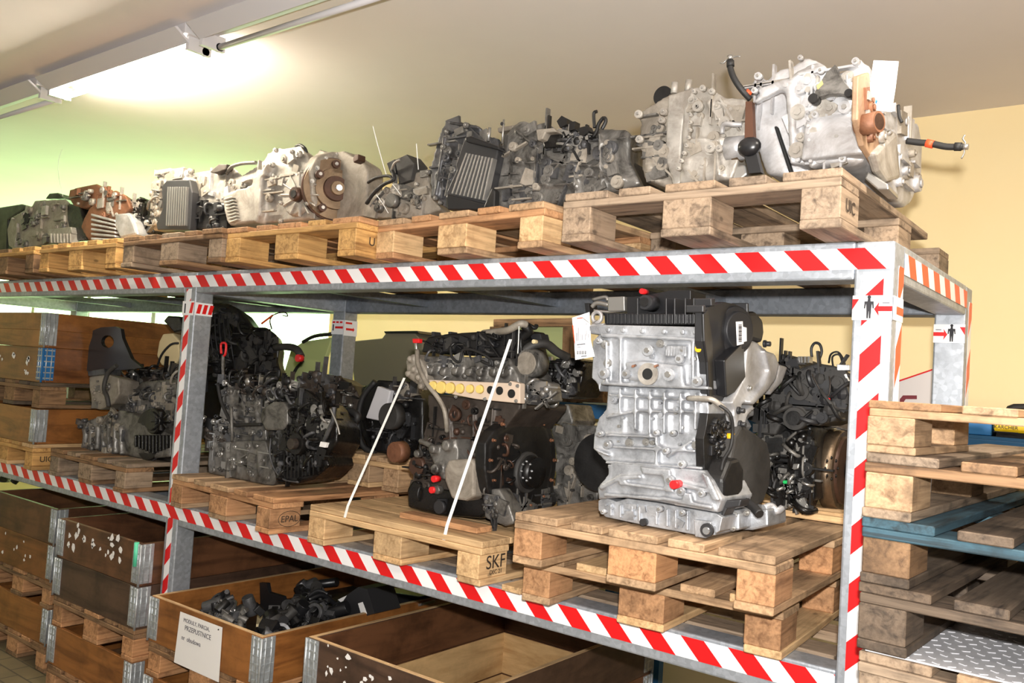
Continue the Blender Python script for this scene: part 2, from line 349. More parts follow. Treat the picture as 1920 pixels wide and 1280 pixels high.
for zt in (ZT, ZS):
    for x in (-PW+.001, LX+.001, XL2+.001):
        e = beam(x, x+PW-.002, PW, D-PW, zt, 'side_beam')
        if x > -1 and zt == ZT: tape(e, (0, PW, ZT-.075), Y_, Z_, D-PW*2, .055, ph=.03, per=.145, lean=.55, red='tape_orange', nrm=(1, 0, 0))
# posts: tapes
tape(posts['rf'], (-.073, 0, .35), Z_, X, ZT-.43, .05, ph=.004, per=.1435, lean=-1.0)
tape(posts['lf'], (LX+.022, 0, .35), Z_, X, ZT-.41-.02, .042, ph=.0, per=.142, lean=-1.0)
tape(posts['rf'], (0, .04, .35), Z_, Y_, ZT-.41, .05, ph=.03, per=.2, lean=-1.3, red='tape_orange', nrm=(1, 0, 0))
tape(posts['rb'], (0, D-.055, .35), Z_, Y_, ZT-.40, .05, ph=.03, per=.2, lean=-1.3, red='tape_orange', nrm=(1, 0, 0))
# pedestrian warning stickers on the posts
def sticker(P, org, ux, w_, h_, nrm, flip, style=0):
    org, ux, nn = V(org), V(ux), V(nrm)*.0018
    def q(a, c, mat, k=1.0): b.m(mat).prism([org+ux*x+Z_*z+nn*k for x, z in a], nn*.25)
    b = MB(); q([(0, 0), (w_, 0), (w_, h_), (0, h_)], 0, 'tape_white')
    f = lambda x: (w_-x) if flip else x
    def fig(cx, s=1.0):
        for poly in ([(-.011, .018), (-.004, .018), (-.003, .026), (.003, .026), (.004, .018), (.011, .018), (.012, -.002), (.009, -.002), (.007, .012), (.006, -.004), (.005, -.03), (.001, -.03), (0, -.006), (-.001, -.03), (-.005, -.03), (-.006, -.004), (-.007, .012), (-.009, -.002), (-.012, -.002)],):
            q([(f(cx)+x*s, h_/2+z*s*.9) for x, z in poly], 0, 'ink', 1.3)
        q([(f(cx)+.0048*math.cos(a*.7)*s, h_/2+.030*s*.9+.0048*math.sin(a*.7)*s) for a in range(9)], 0, 'ink', 1.3)
    if style == 0:
        fig(w_*.42); q([(f(0), h_*.86), (f(w_*.17), h_*.86), (f(0), h_*.42)], 0, 'tape_red', 1.3)
        q([(f(w_*.55), h_*.45), (f(w_*.68), h_*.75), (f(w_*.66), h_*.57), (f(w_), h_*.57), (f(w_), h_*.36), (f(w_*.66), h_*.36), (f(w_*.68), h_*.15)], 0, 'tape_red', 1.3)
        q([(f(w_*.75), h_*.72), (f(w_*.93), h_*.72), (f(w_*.93), h_*.68), (f(w_*.75), h_*.68)], 0, 'pencil', 1.3)
    else:
        for k in range(3):
            x = .008+k*.031; q([(x, .008), (x+.02, .008), (x+.030, h_-.008), (x+.01, h_-.008)], 0, 'tape_red', 1.3)
    return b.build('warning_sticker', P)
sticker(posts['rf'], (-PW, 0, 1.948), X, PW, .062, (0, -1, 0), False)
b = MB(); b.m('tape_white').bx(.0013, .0022, .001, PW-.002, 1.950, 2.01); b.m('tape_orange').bx(.0022, .0026, .03, PW-.002, 1.966, 1.986); b.build('warning_sticker', posts['rf'])
sticker(posts['rb'], (-PW, D-PW, 1.958), X, PW, .062, (0, -1, 0), True)
sticker(posts['lf'], (LX+PW, .001, 1.947), Y_, PW-.002, .06, (1, 0, 0), False, 1)
b = MB(); b.m('tape_white').bx(LX, LX+PW, -.003, -.0022, 1.945, 2.012); b.m('ink').bx(LX+.018, LX+.028, -.0036, -.003, 1.955, 2.0); b.m('tape_red').prism([(LX+.06, -.0036, 1.955), (LX+.085, -.0036, 1.955), (LX+PW, -.0036, 2.005), (LX+.075, -.0036, 2.005)], (0, .0005, 0)); b.build('warning_sticker', posts['lf'])
b = MB(); b.m('tape_white').bx(LX, LX+PW, D-PW-.003, D-PW-.0015, 1.93, 2.01)
b.m('tape_red'); [b.bx(LX+.006+k*.03, LX+.027+k*.03, D-PW-.004, D-PW-.003, 1.992, 2.002) for k in range(3)]; b.bx(LX+.03, LX+.09, D-PW-.004, D-PW-.003, 1.962, 1.974)
b.prism([(LX+.09, D-PW-.004, 1.956), (LX+.095, D-PW-.004, 1.968), (LX+.09, D-PW-.004, 1.98)], (0, .001, 0)); b.m('ink').bx(LX+.01, LX+.018, D-PW-.004, D-PW-.003, 1.95, 1.985); b.build('warning_sticker', posts['lb'])
b = MB(); b.m('tape_white').bx(LX+PW+.0015, LX+PW+.003, D-PW, D, 1.925, 2.01); b.m('tape_red'); b.bx(LX+PW+.003, LX+PW+.004, D-PW+.01, D-.04, 1.99, 2.0); b.bx(LX+PW+.003, LX+PW+.004, D-PW+.015, D-.03, 1.955, 1.967)
b.prism([(LX+PW+.003, D-.03, 1.948), (LX+PW+.003, D-.02, 1.961), (LX+PW+.003, D-.03, 1.974)], (.001, 0, 0)); b.build('warning_sticker', posts['lb'])
# grey planks lying across the lower shelf, dark bearers under the top deck
for y0, y1, x0, x1 in ((.13, .24, -3.0, -.14), (.36, .46, -2.2, -.2), (.62, .72, -3.0, -.14)):
    b = MB(); b.m('wood_grey_0').bx(x0, x1, y0, y1, ZS-.03, ZS-.002); tag(b.build('shelf_plank', bev=.003), 'grey weathered plank under the pallets, %s of three on the lower shelf' % ('nearest' if y0 < .2 else 'middle' if y0 < .5 else 'farthest'), 'plank', 'grey planks lying along the lower shelf')
for x in (-5.4, -4.5, -3.7, -2.5, -1.7, -.9):
    for zt in (ZT, ZS):
        b = MB(); b.m('galvanised_dark').bx(x, x+.05, PW, D-PW, zt-.07, zt-.035); b.build('cross_bar', rack)

# ------------------------------------------------------------------ pallets
_bc = {}
def board_mesh(dx, dy, dz, mat):
    k = (round(dx, 3), round(dy, 3), round(dz, 3), mat)
    if k not in _bc:
        bm = bmesh.new(); bmesh.ops.create_cube(bm, size=1); bmesh.ops.scale(bm, vec=(dx, dy, dz), verts=bm.verts)
        bmesh.ops.bevel(bm, geom=bm.edges[:], offset=.0025, segments=1, affect='EDGES'); me = bpy.data.meshes.new('board'); bm.to_mesh(me); bm.free(); me.materials.append(M[mat]); _bc[k] = me
    return _bc[k]
rb = random.Random(3)
def piece(name, root, c, d, mat, jit=1.0):
    o = bpy.data.objects.new(name, board_mesh(*d, mat)); C.objects.link(o); o.parent = root
    o.location = (c[0]+rb.uniform(-.003, .003)*jit, c[1]+rb.uniform(-.004, .004)*jit, c[2]); o.rotation_euler = (0, 0, rb.uniform(-.006, .006)*jit); o['_o'] = list(root['_o']); return o
def pallet(x0, y0, z0, label, tones, W=.8, Dp=1.2, yaw=0, solid=False, short=0, blockt=None, grp=None):
    """front left bottom corner at (x0,y0,z0); 0.8 m side faces the aisle"""
    t1 = tones[0]; t2 = tones[-1]; bt = blockt or t2
    o = empty('euro_pallet', label, 'pallet', (x0, y0, z0), yaw, grp)
    bw = (.1, .145, .1)
    for i, (x, wd) in enumerate(((.05, .1), (W/2, .145), (W-.05, .1))):
        piece('bottom_board', o, (x, Dp/2, .011), (wd, Dp, .0215), 'wood_%s_1' % rb.choice(tones))
        for y in (.0725, Dp/2, Dp-.0725): piece('block', o, (x, y, .061), (wd-.004, .145, .078), 'wood_%s_1' % bt)
    for y in (.0725, Dp/2, Dp-.0725): piece('stringer_board', o, (W/2, y, .111), (W, .145, .0215), 'wood_%s_0' % t1)
    if solid:
        n = 8; wd = Dp/n
        for i in range(n): piece('deck_board', o, (W/2, wd*(i+.5), .133), (W, wd-.003, .0215), 'wood_%s_0' % t1, .2)
    else:
        for i, (x, wd) in enumerate(((.0725, .145), (.236, .1), (W/2, .145), (W-.236, .1), (W-.0725, .145))):
            dd = Dp-short if (short and i == 4) else Dp
            piece('deck_board', o, (x, dd/2, .133), (wd, dd, .0215), 'wood_%s_1' % rb.choice(tones))
    return o
PH = .1445
A = math.radians
P1 = pallet(-.876, -.2, ZT, 'greyish worn pallet on the right end of the rack top under two silver gearboxes', ['grey'], short=.3)
P2 = pallet(-1.78, -.085, ZT, 'orange-brown pallet on the rack top under the dark gearboxes', ['orange', 'tan'], yaw=A(-4.5), blockt='new')
P3 = pallet(-2.585, -.18, ZT, 'light pallet on the rack top under the gearbox with a round converter', ['yellow', 'orange'], blockt='yellow')
P4 = pallet(-3.39, -.2, ZT, 'grey weathered pallet on the rack top under the small black-cooler gearbox', ['old', 'grey'])
P5 = pallet(-4.25, -.2, ZT, 'yellowish pallet on the rack top second from the left edge of the photo', ['yellow'])
P6 = pallet(-5.13, -.2, ZT, 'dim pallet on the rack top at the left edge of the photo', ['yellow', 'old'])
for o, s, u in ((P1, 'UIC', 1), (P3, 'U', 1)):
    x = o.location.x+.8+.0015; text(s, 'brand_mark', .045, 'branded_ink', o, (x, o.location.y+.075, ZT+.06), (0, 1, 0), (0, 0, 1))
PA = pallet(-1.02, -.085, ZS, 'light wood pallet under another pallet at the right end of the lower shelf', ['tan', 'new'], yaw=A(3.5), blockt='orange')
PB = pallet(-.952, -.235, ZS+PH, 'pallet on another pallet carrying the clean silver engine', ['tan'], W=.765, yaw=A(3), blockt='orange')
PC = pallet(-2.075, -.06, ZS, 'pale new pallet with a closed deck under the strapped engine', ['new'], W=.875, solid=True, blockt='new', yaw=A(-.8))
PD = pallet(-3.06, -.05, ZS, 'orange pallet with a stamped block right of the left tape-striped post', ['orange', 'tan'], yaw=A(-3.2), blockt='orange')
PE = pallet(-4.28, -.045, ZS, 'old greyish pallet under the leftmost engine', ['old', 'grey'])
PF = pallet(-2.63, .46, ZS+PH+.002, 'small light pallet behind the middle engine on the lower shelf', ['new', 'tan'], W=.5, Dp=.5)
PF2 = pallet(-2.93, 1.14, ZS, 'hidden pallet behind the left engine of the right bay', ['tan'], W=.8, Dp=.6)
# printing on the blocks
def on_yaw(o, lx, ly, lz):
    c, s = math.cos(o.rotation_euler.z), math.sin(o.rotation_euler.z); return V((o.location.x+lx*c-ly*s, o.location.y+lx*s+ly*c, o.location.z+lz))
def mark(o, s, size, lx, ly, lz, wmax=None, mat='branded_ink'):
    # child of a rotated root: local coordinates, so make the text in local space
    t = text(s, 'brand_mark', size, mat, None, (lx, ly, lz), (0, 1, 0), (0, 0, 1), wmax); t.parent = o; t['_o'] = list(o['_o']); return t
P1_ = None
for o, s in ((PC, 'SKF'), (PC, 'DEC 21'), (PD, 'EPAL')):
    W = .875 if o is PC else .8
    if s == 'SKF': mark(o, s, .05, W+.0018, .075, .072, .095)
    elif s == 'DEC 21': mark(o, s, .02, W+.0018, .078, .040)
    else: mark(o, s, .045, W+.0018, .085, .056, .078)
b = MB(); b.m('branded_ink'); seg = 28
ring = [V((.8012, .085+.052*math.cos(2*math.pi*i/seg), .057+.031*math.sin(2*math.pi*i/seg))) for i in range(seg+1)]
b.tube(ring, .0011, 5, 1); t = b.build('brand_mark'); t.parent = PD; t['_o'] = list(PD['_o'])
b = MB(); b.m('wood_orange_0').bx(-1.67, -1.30, .02, .10, ZS+PH+.001, ZS+PH+.021); tag(b.build('wood_batten', bev=.002), 'thin wooden board lying on the pale pallet before the strapped engine', 'board')
b = MB(); b.m('wood_new_1').bx(-1.13, -1.055, -.045, .6, ZS+.001, ZS+.02); tag(b.build('wood_batten', bev=.002), 'thin slat lying on the shelf between the pale pallet and the doubled pallets', 'board')
rs = random.Random(4)
for k in range(5):
    b = MB(); b.m('wood_new_0').bx(-.62, -.15, .52+.045*k, .555+.045*k, ZS+2*PH+.002+.006*(k % 2), ZS+2*PH+.022+.006*(k % 2)); tag(b.build('wood_batten', bev=.002), 'thin batten under the black engine at the right, %s' % ('nearest the aisle', 'second from the aisle', 'the middle one of five', 'fourth from the aisle', 'farthest from the aisle')[k], 'board', 'thin battens under the black engine at the right')

# right hand stack of pallets
SX = .035; SY = -.30
yS = A(-2)
stack = [(0.565, ['grey', 'tan'], 'grey', 'greyish pallet under the metal tread sheet, lowest of the right stack in view', 0, .0),
         (1.185-.09+.005, ['dark', 'grey'], 'dark', 'dark brown pallet on the metal sheet in the right stack', .0, 0),
         (1.185+.06, ['blue', 'dark', 'dark', 'dark'], 'old', 'blue painted pallet in the right stack', .0, .0),
         (1.395, ['old', 'grey'], 'tan', 'tan pallet with a chipboard block in the right stack', .0, 0),
         (1.545, ['tan', 'old'], 'tan', 'topmost pallet of the right stack, set back a little', .0, 0)]
zz = [1.072, 1.217, 1.357, 1.4955, 1.6345]
for (q, tn, bt, lb, dx, dy), z in zip(stack, zz):
    top = z > 1.6
    o = pallet(SX+.006*(z < 1.1), SY, z, lb, tn, Dp=.475 if top else 1.2, W=1.2 if top else .8, yaw=yS, blockt=bt)
    if top:
        for ch in list(o.children):
            if abs(ch.location.y-.2375) < .03 and ch.name.split('.')[0] in ('block', 'stringer_board'): bpy.data.objects.remove(ch)
    o.scale.z = .78 if top else .962
for k in range(7):
    o = pallet(SX+.006, SY, 1.0715-.1405*(k+1), 'pallet low in the right stack, %s under the pallet with the metal sheet' % ('first', 'second', 'third', 'fourth', 'fifth', 'sixth', 'seventh')[k], ['grey', 'dark'], yaw=yS); o.scale.z = .962
b = MB(); b.m('foil').bx(.05, .82, -.292, .85, 1.2115, 1.2155)
for i in range(26):
    for j in range(30): x = .07+i*.029+(j % 2)*.014; y = -.28+j*.038; b.box((x, y, 1.2162), (.016, .005, .0016), Matrix.Rotation(.6 if (i+j) % 2 else -.6, 3, 'Z'))
tag(b.build('tread_sheet'), 'silver patterned metal sheet between pallets of the right stack', 'metal sheet')

# ------------------------------------------------------------------ pallet collars (boxes)
def collar(x0, y0, z0, W, Dp, label, tone, grp=None, inner=None, clip=None, planks=1, Hh=.195, rim=False):
    o = empty('pallet_collar', label, 'box', (x0, y0, z0), 0, grp); t = .02; x1 = x0+W; y1 = y0+Dp; z1 = z0+Hh
    hh = Hh/planks
    for k in range(planks):
        za, zb = z0+k*hh, z0+(k+1)*hh
        for nm, a in (('front_board', (x0, x1, y0, y0+t)), ('back_board', (x0, x1, y1-t, y1))):
            b = MB(); b.m('ply_%s_0' % tone).bx(*a, za, zb); b.build(nm, o, bev=.002)
        for nm, a in (('side_board', (x0, x0+t, y0+t, y1-t)), ('side_board', (x1-t, x1, y0+t, y1-t))):
            b = MB(); b.m('ply_%s_1' % tone).bx(*a, za, zb); b.build(nm, o, bev=.002)
    if rim:
        b = MB(); b.m('wood_new_0'); b.bx(x0+.001, x1-.001, y0+.001, y0+t-.001, z1, z1+.0016); b.bx(x0+t, x1-t, y1-t+.001, y1-.001, z1, z1+.0016); b.m('wood_new_1'); b.bx(x0+.001, x0+t-.001, y0+t, y1-.001, z1, z1+.0016); b.bx(x1-t+.001, x1-.001, y0+t, y1-.001, z1, z1+.0016); b.build('top_edge', o)
    if inner:
        b = MB(); b.m('ply_%s_1' % inner); b.bx(x0+t, x0+t+.002, y0+t, y1-t, z0+.002, z1-.004); b.m('ply_%s_0' % inner).bx(x0+t+.002, x1-t, y1-t-.002, y1-t, z0+.002, z1-.004); b.build('inner_face', o)
    for (cx, sx) in ((x0, 1), (x1, -1)):
        for (cyy, sy) in ((y0, 1), (y1, -1)):
            if cyy == y1 and cx == x0: continue
            b = MB(); m_ = 'hinge_metal' if not (clip and clip != 'mint_clip' and cx == x1 and cyy == y0) else clip
            zt_ = z1-.003; zb_ = z0+.012
            b.m(m_); wp = .062
            b.bx(cx+sx*.002, cx+sx*wp, cyy-sy*.0035, cyy, zb_, zt_); b.bx(cx-sx*.0035, cx, cyy+sy*.002, cyy+sy*wp, zb_, zt_)
            b.cyl((cx-sx*.004, cyy-sy*.004, zb_-.012), (cx-sx*.004, cyy-sy*.004, zt_), .0055, seg=8)
            for q in (.016, .044): b.m('hinge_metal'); b.cyl((cx+sx*q, cyy-sy*.004, zb_), (cx+sx*q, cyy-sy*.004, zt_), .0035, seg=6); b.cyl((cx-sx*.004, cyy+sy*q, zb_), (cx-sx*.004, cyy+sy*q, zt_), .0035, seg=6)
            nr = 6
            for i in range(nr):
                z = zb_+.012+(zt_-zb_-.024)*i/(nr-1)
                b.bx(cx+sx*.004, cx+sx*(wp-.004), cyy-sy*.0062, cyy-sy*.003, z-.0035, z+.0035); b.bx(cx-sx*.0062, cx-sx*.003, cyy+sy*.004, cyy+sy*(wp-.004), z-.0035, z+.0035)
            b.build('corner_hinge', o)
            if clip == 'mint_clip' and cx == x1 and cyy == y0: b = MB(); b.m('mint_clip').cyl((x1-.03, y0-.007, z0+.09), (x1-.03, y0-.007, z1+.004), .011, seg=10); b.build('plastic_clip', o)
            if cyy == y1:
                b = MB(); b.m('hinge_metal').cyl((cx+sx*.025, cyy-sy*.025, zb_), (cx+sx*.025, cyy-sy*.025, zt_), .005, seg=8); b.build('corner_hinge', o)
    return o
def scraps(parent, pts, y, n, seed, s=.012):
    r = random.Random(seed); b = MB()
    for k in range(n):
        x = r.uniform(pts[0], pts[1]); z = r.uniform(pts[2], pts[3]); m = r.randint(4, 6); q = s*r.uniform(.4, 1.3)
        b.m('paper').prism([(x+q*math.cos(2*math.pi*i/m)*r.uniform(.5, 1.3), y, z+q*math.sin(2*math.pi*i/m)*r.uniform(.5, 1.3)) for i in range(m)], (0, -.0006, 0))
    b.build('torn_label_scraps', parent, stuff=True)
# bay 1, upper shelf stack (left edge of the photo)
sx0 = -5.25
pallet(sx0, -.06, ZS, 'light stamped pallet under the box stack at the left edge of the shelf', ['yellow', 'new'], blockt='yellow')
collar(sx0, -.06, ZS+PH+.001, .8, 1.2, 'single bright plywood box frame on the shelf at the left edge', 'bright')
pallet(sx0, -.05, ZS+PH+.2, 'grimy pallet between box frames at the left edge of the shelf', ['old', 'dark'], blockt='old')
u1 = collar(sx0, -.05, ZS+2*PH+.201, .8, 1.2, 'brown box frame with blue corner clip at the left edge of the shelf', 'orange', clip='blue_clip')
collar(sx0, -.05, ZS+2*PH+.397, .8, 1.2, 'topmost bright plywood box frame at the left edge of the shelf', 'bright', planks=2)
scraps(u1, (-5.2, -4.6, ZS+2*PH+.22, ZS+2*PH+.38), -.051, 14, 5, .018)
text('UIC', 'brand_mark', .045, 'branded_ink', bpy.data.objects[[o.name for o in bpy.data.objects if o.name.startswith('euro_pallet')][-2]], (sx0+.8018, -.06+.075, ZS+.06), (0, 1, 0), (0, 0, 1))
# floor stacks
def fstack(x0, y0, seq, pre, tones):
    z = 0.0
    outs = []
    for i, k in enumerate(seq):
        if k == 'p': pallet(x0, y0, z, pre[i], ['old', 'orange'], blockt='orange'); z += PH+.0005
        else:
            outs.append(collar(x0, y0, z+.0005, .8, 1.2, pre[i], k.split(':')[0], rim=(i == len(seq)-1 and x0 > -3.5), inner=(k.split(':')[1] if ':' in k else None), clip=(k.split(':')[2] if k.count(':') == 2 else None))); z += .1965
    return outs
o1 = fstack(-5.04, 0, ['p', 'bright', 'p', 'orange', 'brown'], ['floor pallet of the box stack at the lower left corner', 'bright box frame low in the lower left stack', 'stamped pallet in the middle of the lower left stack', 'orange-brown box frame in the lower left stack', 'topmost brown box frame of the lower left stack'], None)
scraps(o1[1], (-5, -4.3, .52, .66), -.001, 8, 8, .02)
mk = [o for o in bpy.data.objects if o.name.startswith('euro_pallet')][-1]
o2 = fstack(-3.985, -.1, ['p', 'bright', 'p', 'dark', 'brown::mint_clip'], ['floor pallet of the second box stack from the left', 'bright box frame low in the second stack from the left', 'reddish pallet in the middle of the second stack from the left', 'dark brown box frame in the second stack from the left', 'scuffed brown box frame with mint corner clip, second stack from the left'], None)
scraps(o2[2], (-3.88, -3.34, .74, .88), -.101, 24, 9, .018)
o3 = fstack(-3.02, -.125, ['p', 'bright', 'p', 'bright'], ['floor pallet of the open box with the note', 'box frame under the open box with the note', 'pallet directly under the open box with the note', 'open plywood box frame with a handwritten paper note'], None)
o4 = fstack(-1.985, -.095, ['p', 'brown:light', 'brown:light', 'dark:brown'], ['floor pallet of the empty box under the shelf', 'lowest box frame of the empty box under the shelf', 'middle box frame of the empty box, pale inside', 'top frame of the empty box, brown with torn labels'], None)
scraps(o4[2], (-1.93, -1.3, .56, .73), -.096, 22, 12, .012)
def bottom(x0, y0, z, parent): b = MB(); b.m('ply_light_0').bx(x0+.021, x0+.779, y0+.021, y0+1.179, z, z+.008); b.build('bottom_panel', parent)
bottom(-3.02, -.125, 2*PH+.2+.003, o3[1]); bottom(-1.985, -.095, PH+.004, o4[0])
# paper note
note = PY(340, 1146, -.128)
b = MB(); n1, n2, n3, n4 = PY(338, 1146, -.1290), PY(417, 1176, -.1290), PY(410, 1279, -.1290), PY(326, 1241, -.1290)
b.m('paper').prism([n1, n2, n3, n4], (0, .0006, 0)); nt = b.build('paper_note'); tag(nt, 'white handwritten paper sheet pinned on the front of the plywood box', 'note')
xd = (n2-n1).normalized(); zd = (n1-n4).normalized()
def np_(u, v): return n1+(n2-n1)*u+(n4-n1)*v+V((0, -.0008, 0))
for s, u, v, wm, sz in (('MODULY, PARCIA,', .42, .13, .19, .03), ('PRZEPUSTNICE', .47, .27, .19, .03), ('nr  obudowa', .34, .47, .14, .022)):
    text(s, 'handwriting', sz, 'pencil', nt, np_(u, v), xd, zd, wm)
b = MB(); c = np_(.93, .06); b.m('ink').cyl(c, c+V((0, -.003, 0)), .003, seg=8); b.build('pin', nt)

# ------------------------------------------------------------------ machines
def crop(x0, y0, k): return lambda p: (x0+p[0]/k, y0+p[1]/k)
class Mach:
    """one engine or gearbox: an Empty with parts; points are given in photo pixels of a crop and put on real depth planes"""
    def __init__(s, name, label, cat, base, cr, group=None, maxd=0, tap=.8):
        s.tilt = 0.0; s.zmin = base[2]+(.001 if 'right end' not in label else -.2); s.maxd = maxd; s.tap = tap; s.root = empty(name, label, cat, tuple(base), 0, group); s.parts = {}; s.c = cr
    def P(s, p, y): q = s.c(p); P = PY(q[0], q[1], y); P.z = max(P.z, s.zmin); return P
    def Q(s, p, x): q = s.c(p); P = PX(q[0], q[1], x); P.z = max(P.z, s.zmin); return P
    def mb(s, name, mat):
        k = name
        if k not in s.parts: s.parts[k] = [MB(), 0, 0]
        s.parts[k][0].m(mat); return s.parts[k][0]
    def fr(s, name, mat, pts, y0, y1, bev=.004, rem=0):
        b = s.mb(name, mat); d = y1-y0
        if s.maxd and d > .1:
            d = min(d, s.maxd); P = [s.P(p, y0) for p in pts]; xa = min(p.x for p in P); xb = max(p.x for p in P); z0 = min(p.z for p in P); ax = xa+(xb-xa)*.2; k = s.tap
            b.loft(P, [V((ax+(p.x-ax)*k, p.y+d, z0+(p.z-z0)*(1-(1-k)*.5))) for p in P])
        else: b.prism([s.P(p, y0) for p in pts], (0, d, 0))
        s.parts[name][1] = bev; s.parts[name][2] = rem or s.parts[name][2]
    def sd(s, name, mat, pts, x0, x1, bev=.004, rem=0):
        b = s.mb(name, mat); b.prism([s.Q(p, x0) for p in pts], (x1-x0, 0, 0)); s.parts[name][1] = bev; s.parts[name][2] = rem or s.parts[name][2]
    def disc(s, name, mat, p, r, ax, t, plane, seg=20, r2=None, ringr=None):
        """r in crop px (vertical size); ax 'x' -> disc facing +x on plane X, 'y' -> facing the aisle; t = how far it stands proud"""
        P = s.Q(p, plane) if ax == 'x' else s.P(p, plane)
        k = abs(s.c((0, 1))[1]-s.c((0, 0))[1]); R = r*k*mpp(P); d = (V((t*math.cos(s.tilt), -t*math.sin(s.tilt), 0))) if ax == 'x' else V((0, -t, 0))
        b = s.mb(name, mat)
        if ringr: b.ring(P, P+d, R, R*ringr, seg)
        else: b.cyl(P, P+d, R, (r2*k*mpp(P) if r2 else None), seg)
    def tube(s, name, mat, pts, r, seg=8):
        P = [s.P(p, p[2]) for p in pts]; k = abs(s.c((0, 1))[1]-s.c((0, 0))[1]); s.mb(name, mat).tube(P, r*k*mpp(P[0]), seg)
    def bolts(s, name, mat, pts, y, r=4, t=.012):
        for p in pts: s.disc(name, mat, p, r*1.5, 'y', t*.3, y, 10); s.disc(name, mat, p, r, 'y', t, y, 6)
    def boltsx(s, name, mat, pts, x, r=4, t=.012):
        for p in pts: s.disc(name, mat, p, r*1.5, 'x', t*.3, x, 10); s.disc(name, mat, p, r, 'x', t, x, 6)
    def greeble(s, name, mats, poly, plane, n, seed, ax='y', size=1.0, kinds='bprsorpt'):
        r = random.Random(seed); pts = [V(s.P(p, plane) if ax == 'y' else s.Q(p, plane)) for p in poly]; h = 0 if ax == 'y' else 1
        nn = V((0, -1, 0)) if ax == 'y' else V((1, 0, 0))
        A2 = [(p[h], p[2]) for p in pts]; x0, x1 = min(a[0] for a in A2), max(a[0] for a in A2); z0, z1 = min(a[1] for a in A2), max(a[1] for a in A2)
        def inside(x, z):
            c = False
            for i in range(len(A2)):
                (xa, za), (xb, zb) = A2[i], A2[i-1]
                if (za > z) != (zb > z) and x < (xb-xa)*(z-za)/(zb-za)+xa: c = not c
            return c
        k = 0; g = 0
        while k < n and g < n*30:
            g += 1; x = r.uniform(x0, x1); z = r.uniform(z0, z1)
            if not inside(x, z): continue
            k += 1; m = r.choice(mats); b = s.mb(name, m); c = V((x, plane, z)) if ax == 'y' else V((plane, x, z)); t = r.choice(kinds); S = size
            if t == 'b': b.cyl(c-nn*.005, c+nn*r.uniform(.006, .014)*S, r.uniform(.005, .009)*S, seg=6)
            elif t == 'o': q = r.uniform(.011, .026)*S; L = r.uniform(.008, .03)*S; L *= .55; b.cyl(c-nn*.01, c+nn*L, q, q*.85, 16); b.cyl(c+nn*L, c+nn*(L+.005), q*.45, seg=6)
            elif t == 'r':
                L = r.uniform(.05, .16)*S; a = r.choice([0, 0, math.pi/2, math.pi/2, r.uniform(0, 3)])
                R = Matrix.Rotation(a, 3, 'Y' if ax == 'y' else 'X'); d = (L, .02*S, .006) if ax == 'y' else (.02*S, L, .006); b.box(c, d, R)
            elif t == 'p':
                q = (r.uniform(.025, .075)*S, r.uniform(.01, .022)*S, r.uniform(.02, .06)*S); R = Matrix.Rotation(r.uniform(-.4, .4), 3, 'Y' if ax == 'y' else 'X')
                b.box(c, q if ax == 'y' else (q[1], q[0], q[2]), R)
            elif t == 's': b.ball(c, r.uniform(.01, .022)*S, seg=8)
            elif t == 't':
                e = V((r.uniform(-.06, .06), 0, r.uniform(-.06, .06)))*S if ax == 'y' else V((0, r.uniform(-.06, .06), r.uniform(-.06, .06)))*S
                b.tube([c-nn*.004, c+nn*.022*S, c+e*.6+nn*.03*S, c+e+nn*.018*S, c+e-nn*.01], r.uniform(.004, .008)*S, 6, 3)
    def done(s):
        for n, (b, bev, rem) in s.parts.items():
            nm = n.split('#')[0]
            b.build(nm, s.root, bev=bev, rem=rem, stuff=any(k in nm for k in ('bolts', 'fittings', 'details', 'bosses', 'studs', 'cables', 'ties', 'lugs', 'ribs')))
        return s.root
ZT1 = ZT+PH+.002
def base(px, py, y, z): P = PY(px, py, y); return (P.x, y, z)

# --- the clean silver engine
c1 = crop(1040, 520, 2.511)
E = Mach('car_engine', 'clean silver engine block with black belt cover on the doubled pallets', 'engine', (-.6, .05, ZS+2*PH), c1)
E.fr('oil_pan', 'alu_clean', [(205, 1050), (235, 1035), (290, 1055), (340, 1040), (480, 1060), (620, 1085), (760, 1110), (790, 1130), (775, 1195), (715, 1228), (655, 1210), (440, 1170), (240, 1128), (205, 1095)], -.115, .2, .008)
E.fr('oil_pan', 'alu_clean', [(655, 1140), (735, 1150), (740, 1215), (710, 1228), (660, 1220)], -.135, .1, .008)
for x in (255, 300, 355, 390, 470, 520, 560, 615): E.fr('oil_pan', 'alu_clean', [(x, 1062+(x-205)*.09), (x+12, 1062+(x-205)*.09), (x+12, 1120+(x-240)*.19), (x, 1118+(x-240)*.19)], -.123, -.10, .002)
E.fr('ladder_frame', 'alu_clean', [(250, 880), (300, 870), (700, 908), (745, 955), (790, 1045), (765, 1108), (620, 1082), (480, 1055), (340, 1035), (205, 1045), (200, 990), (250, 930)], -.13, .07, .006, .004)
for q in ([(205, 985), (300, 935), (400, 930), (410, 945), (300, 955), (215, 1000)], [(300, 960), (520, 990), (525, 1005), (300, 975)], [(500, 900), (540, 905), (560, 1010), (520, 1010)], [(400, 890), (520, 905), (520, 935), (410, 925)], [(540, 950), (730, 1000), (740, 1020), (540, 975)], [(690, 920), (720, 935), (775, 1050), (740, 1050)], [(230, 1015), (500, 1035), (500, 1050), (230, 1030)], [(500, 1030), (740, 1075), (740, 1092), (500, 1048)], [(600, 1010), (640, 1020), (650, 1075), (600, 1065)]):
    E.fr('ladder_frame', 'alu_clean', q, -.143, -.12)
E.fr('cylinder_block', 'alu_clean', [(250, 508), (720, 528), (727, 645), (690, 660), (715, 700), (690, 740), (700, 780), (690, 900), (500, 890), (245, 872), (182, 805), (185, 740), (205, 665), (242, 620)], -.110, .2, .006, .004)
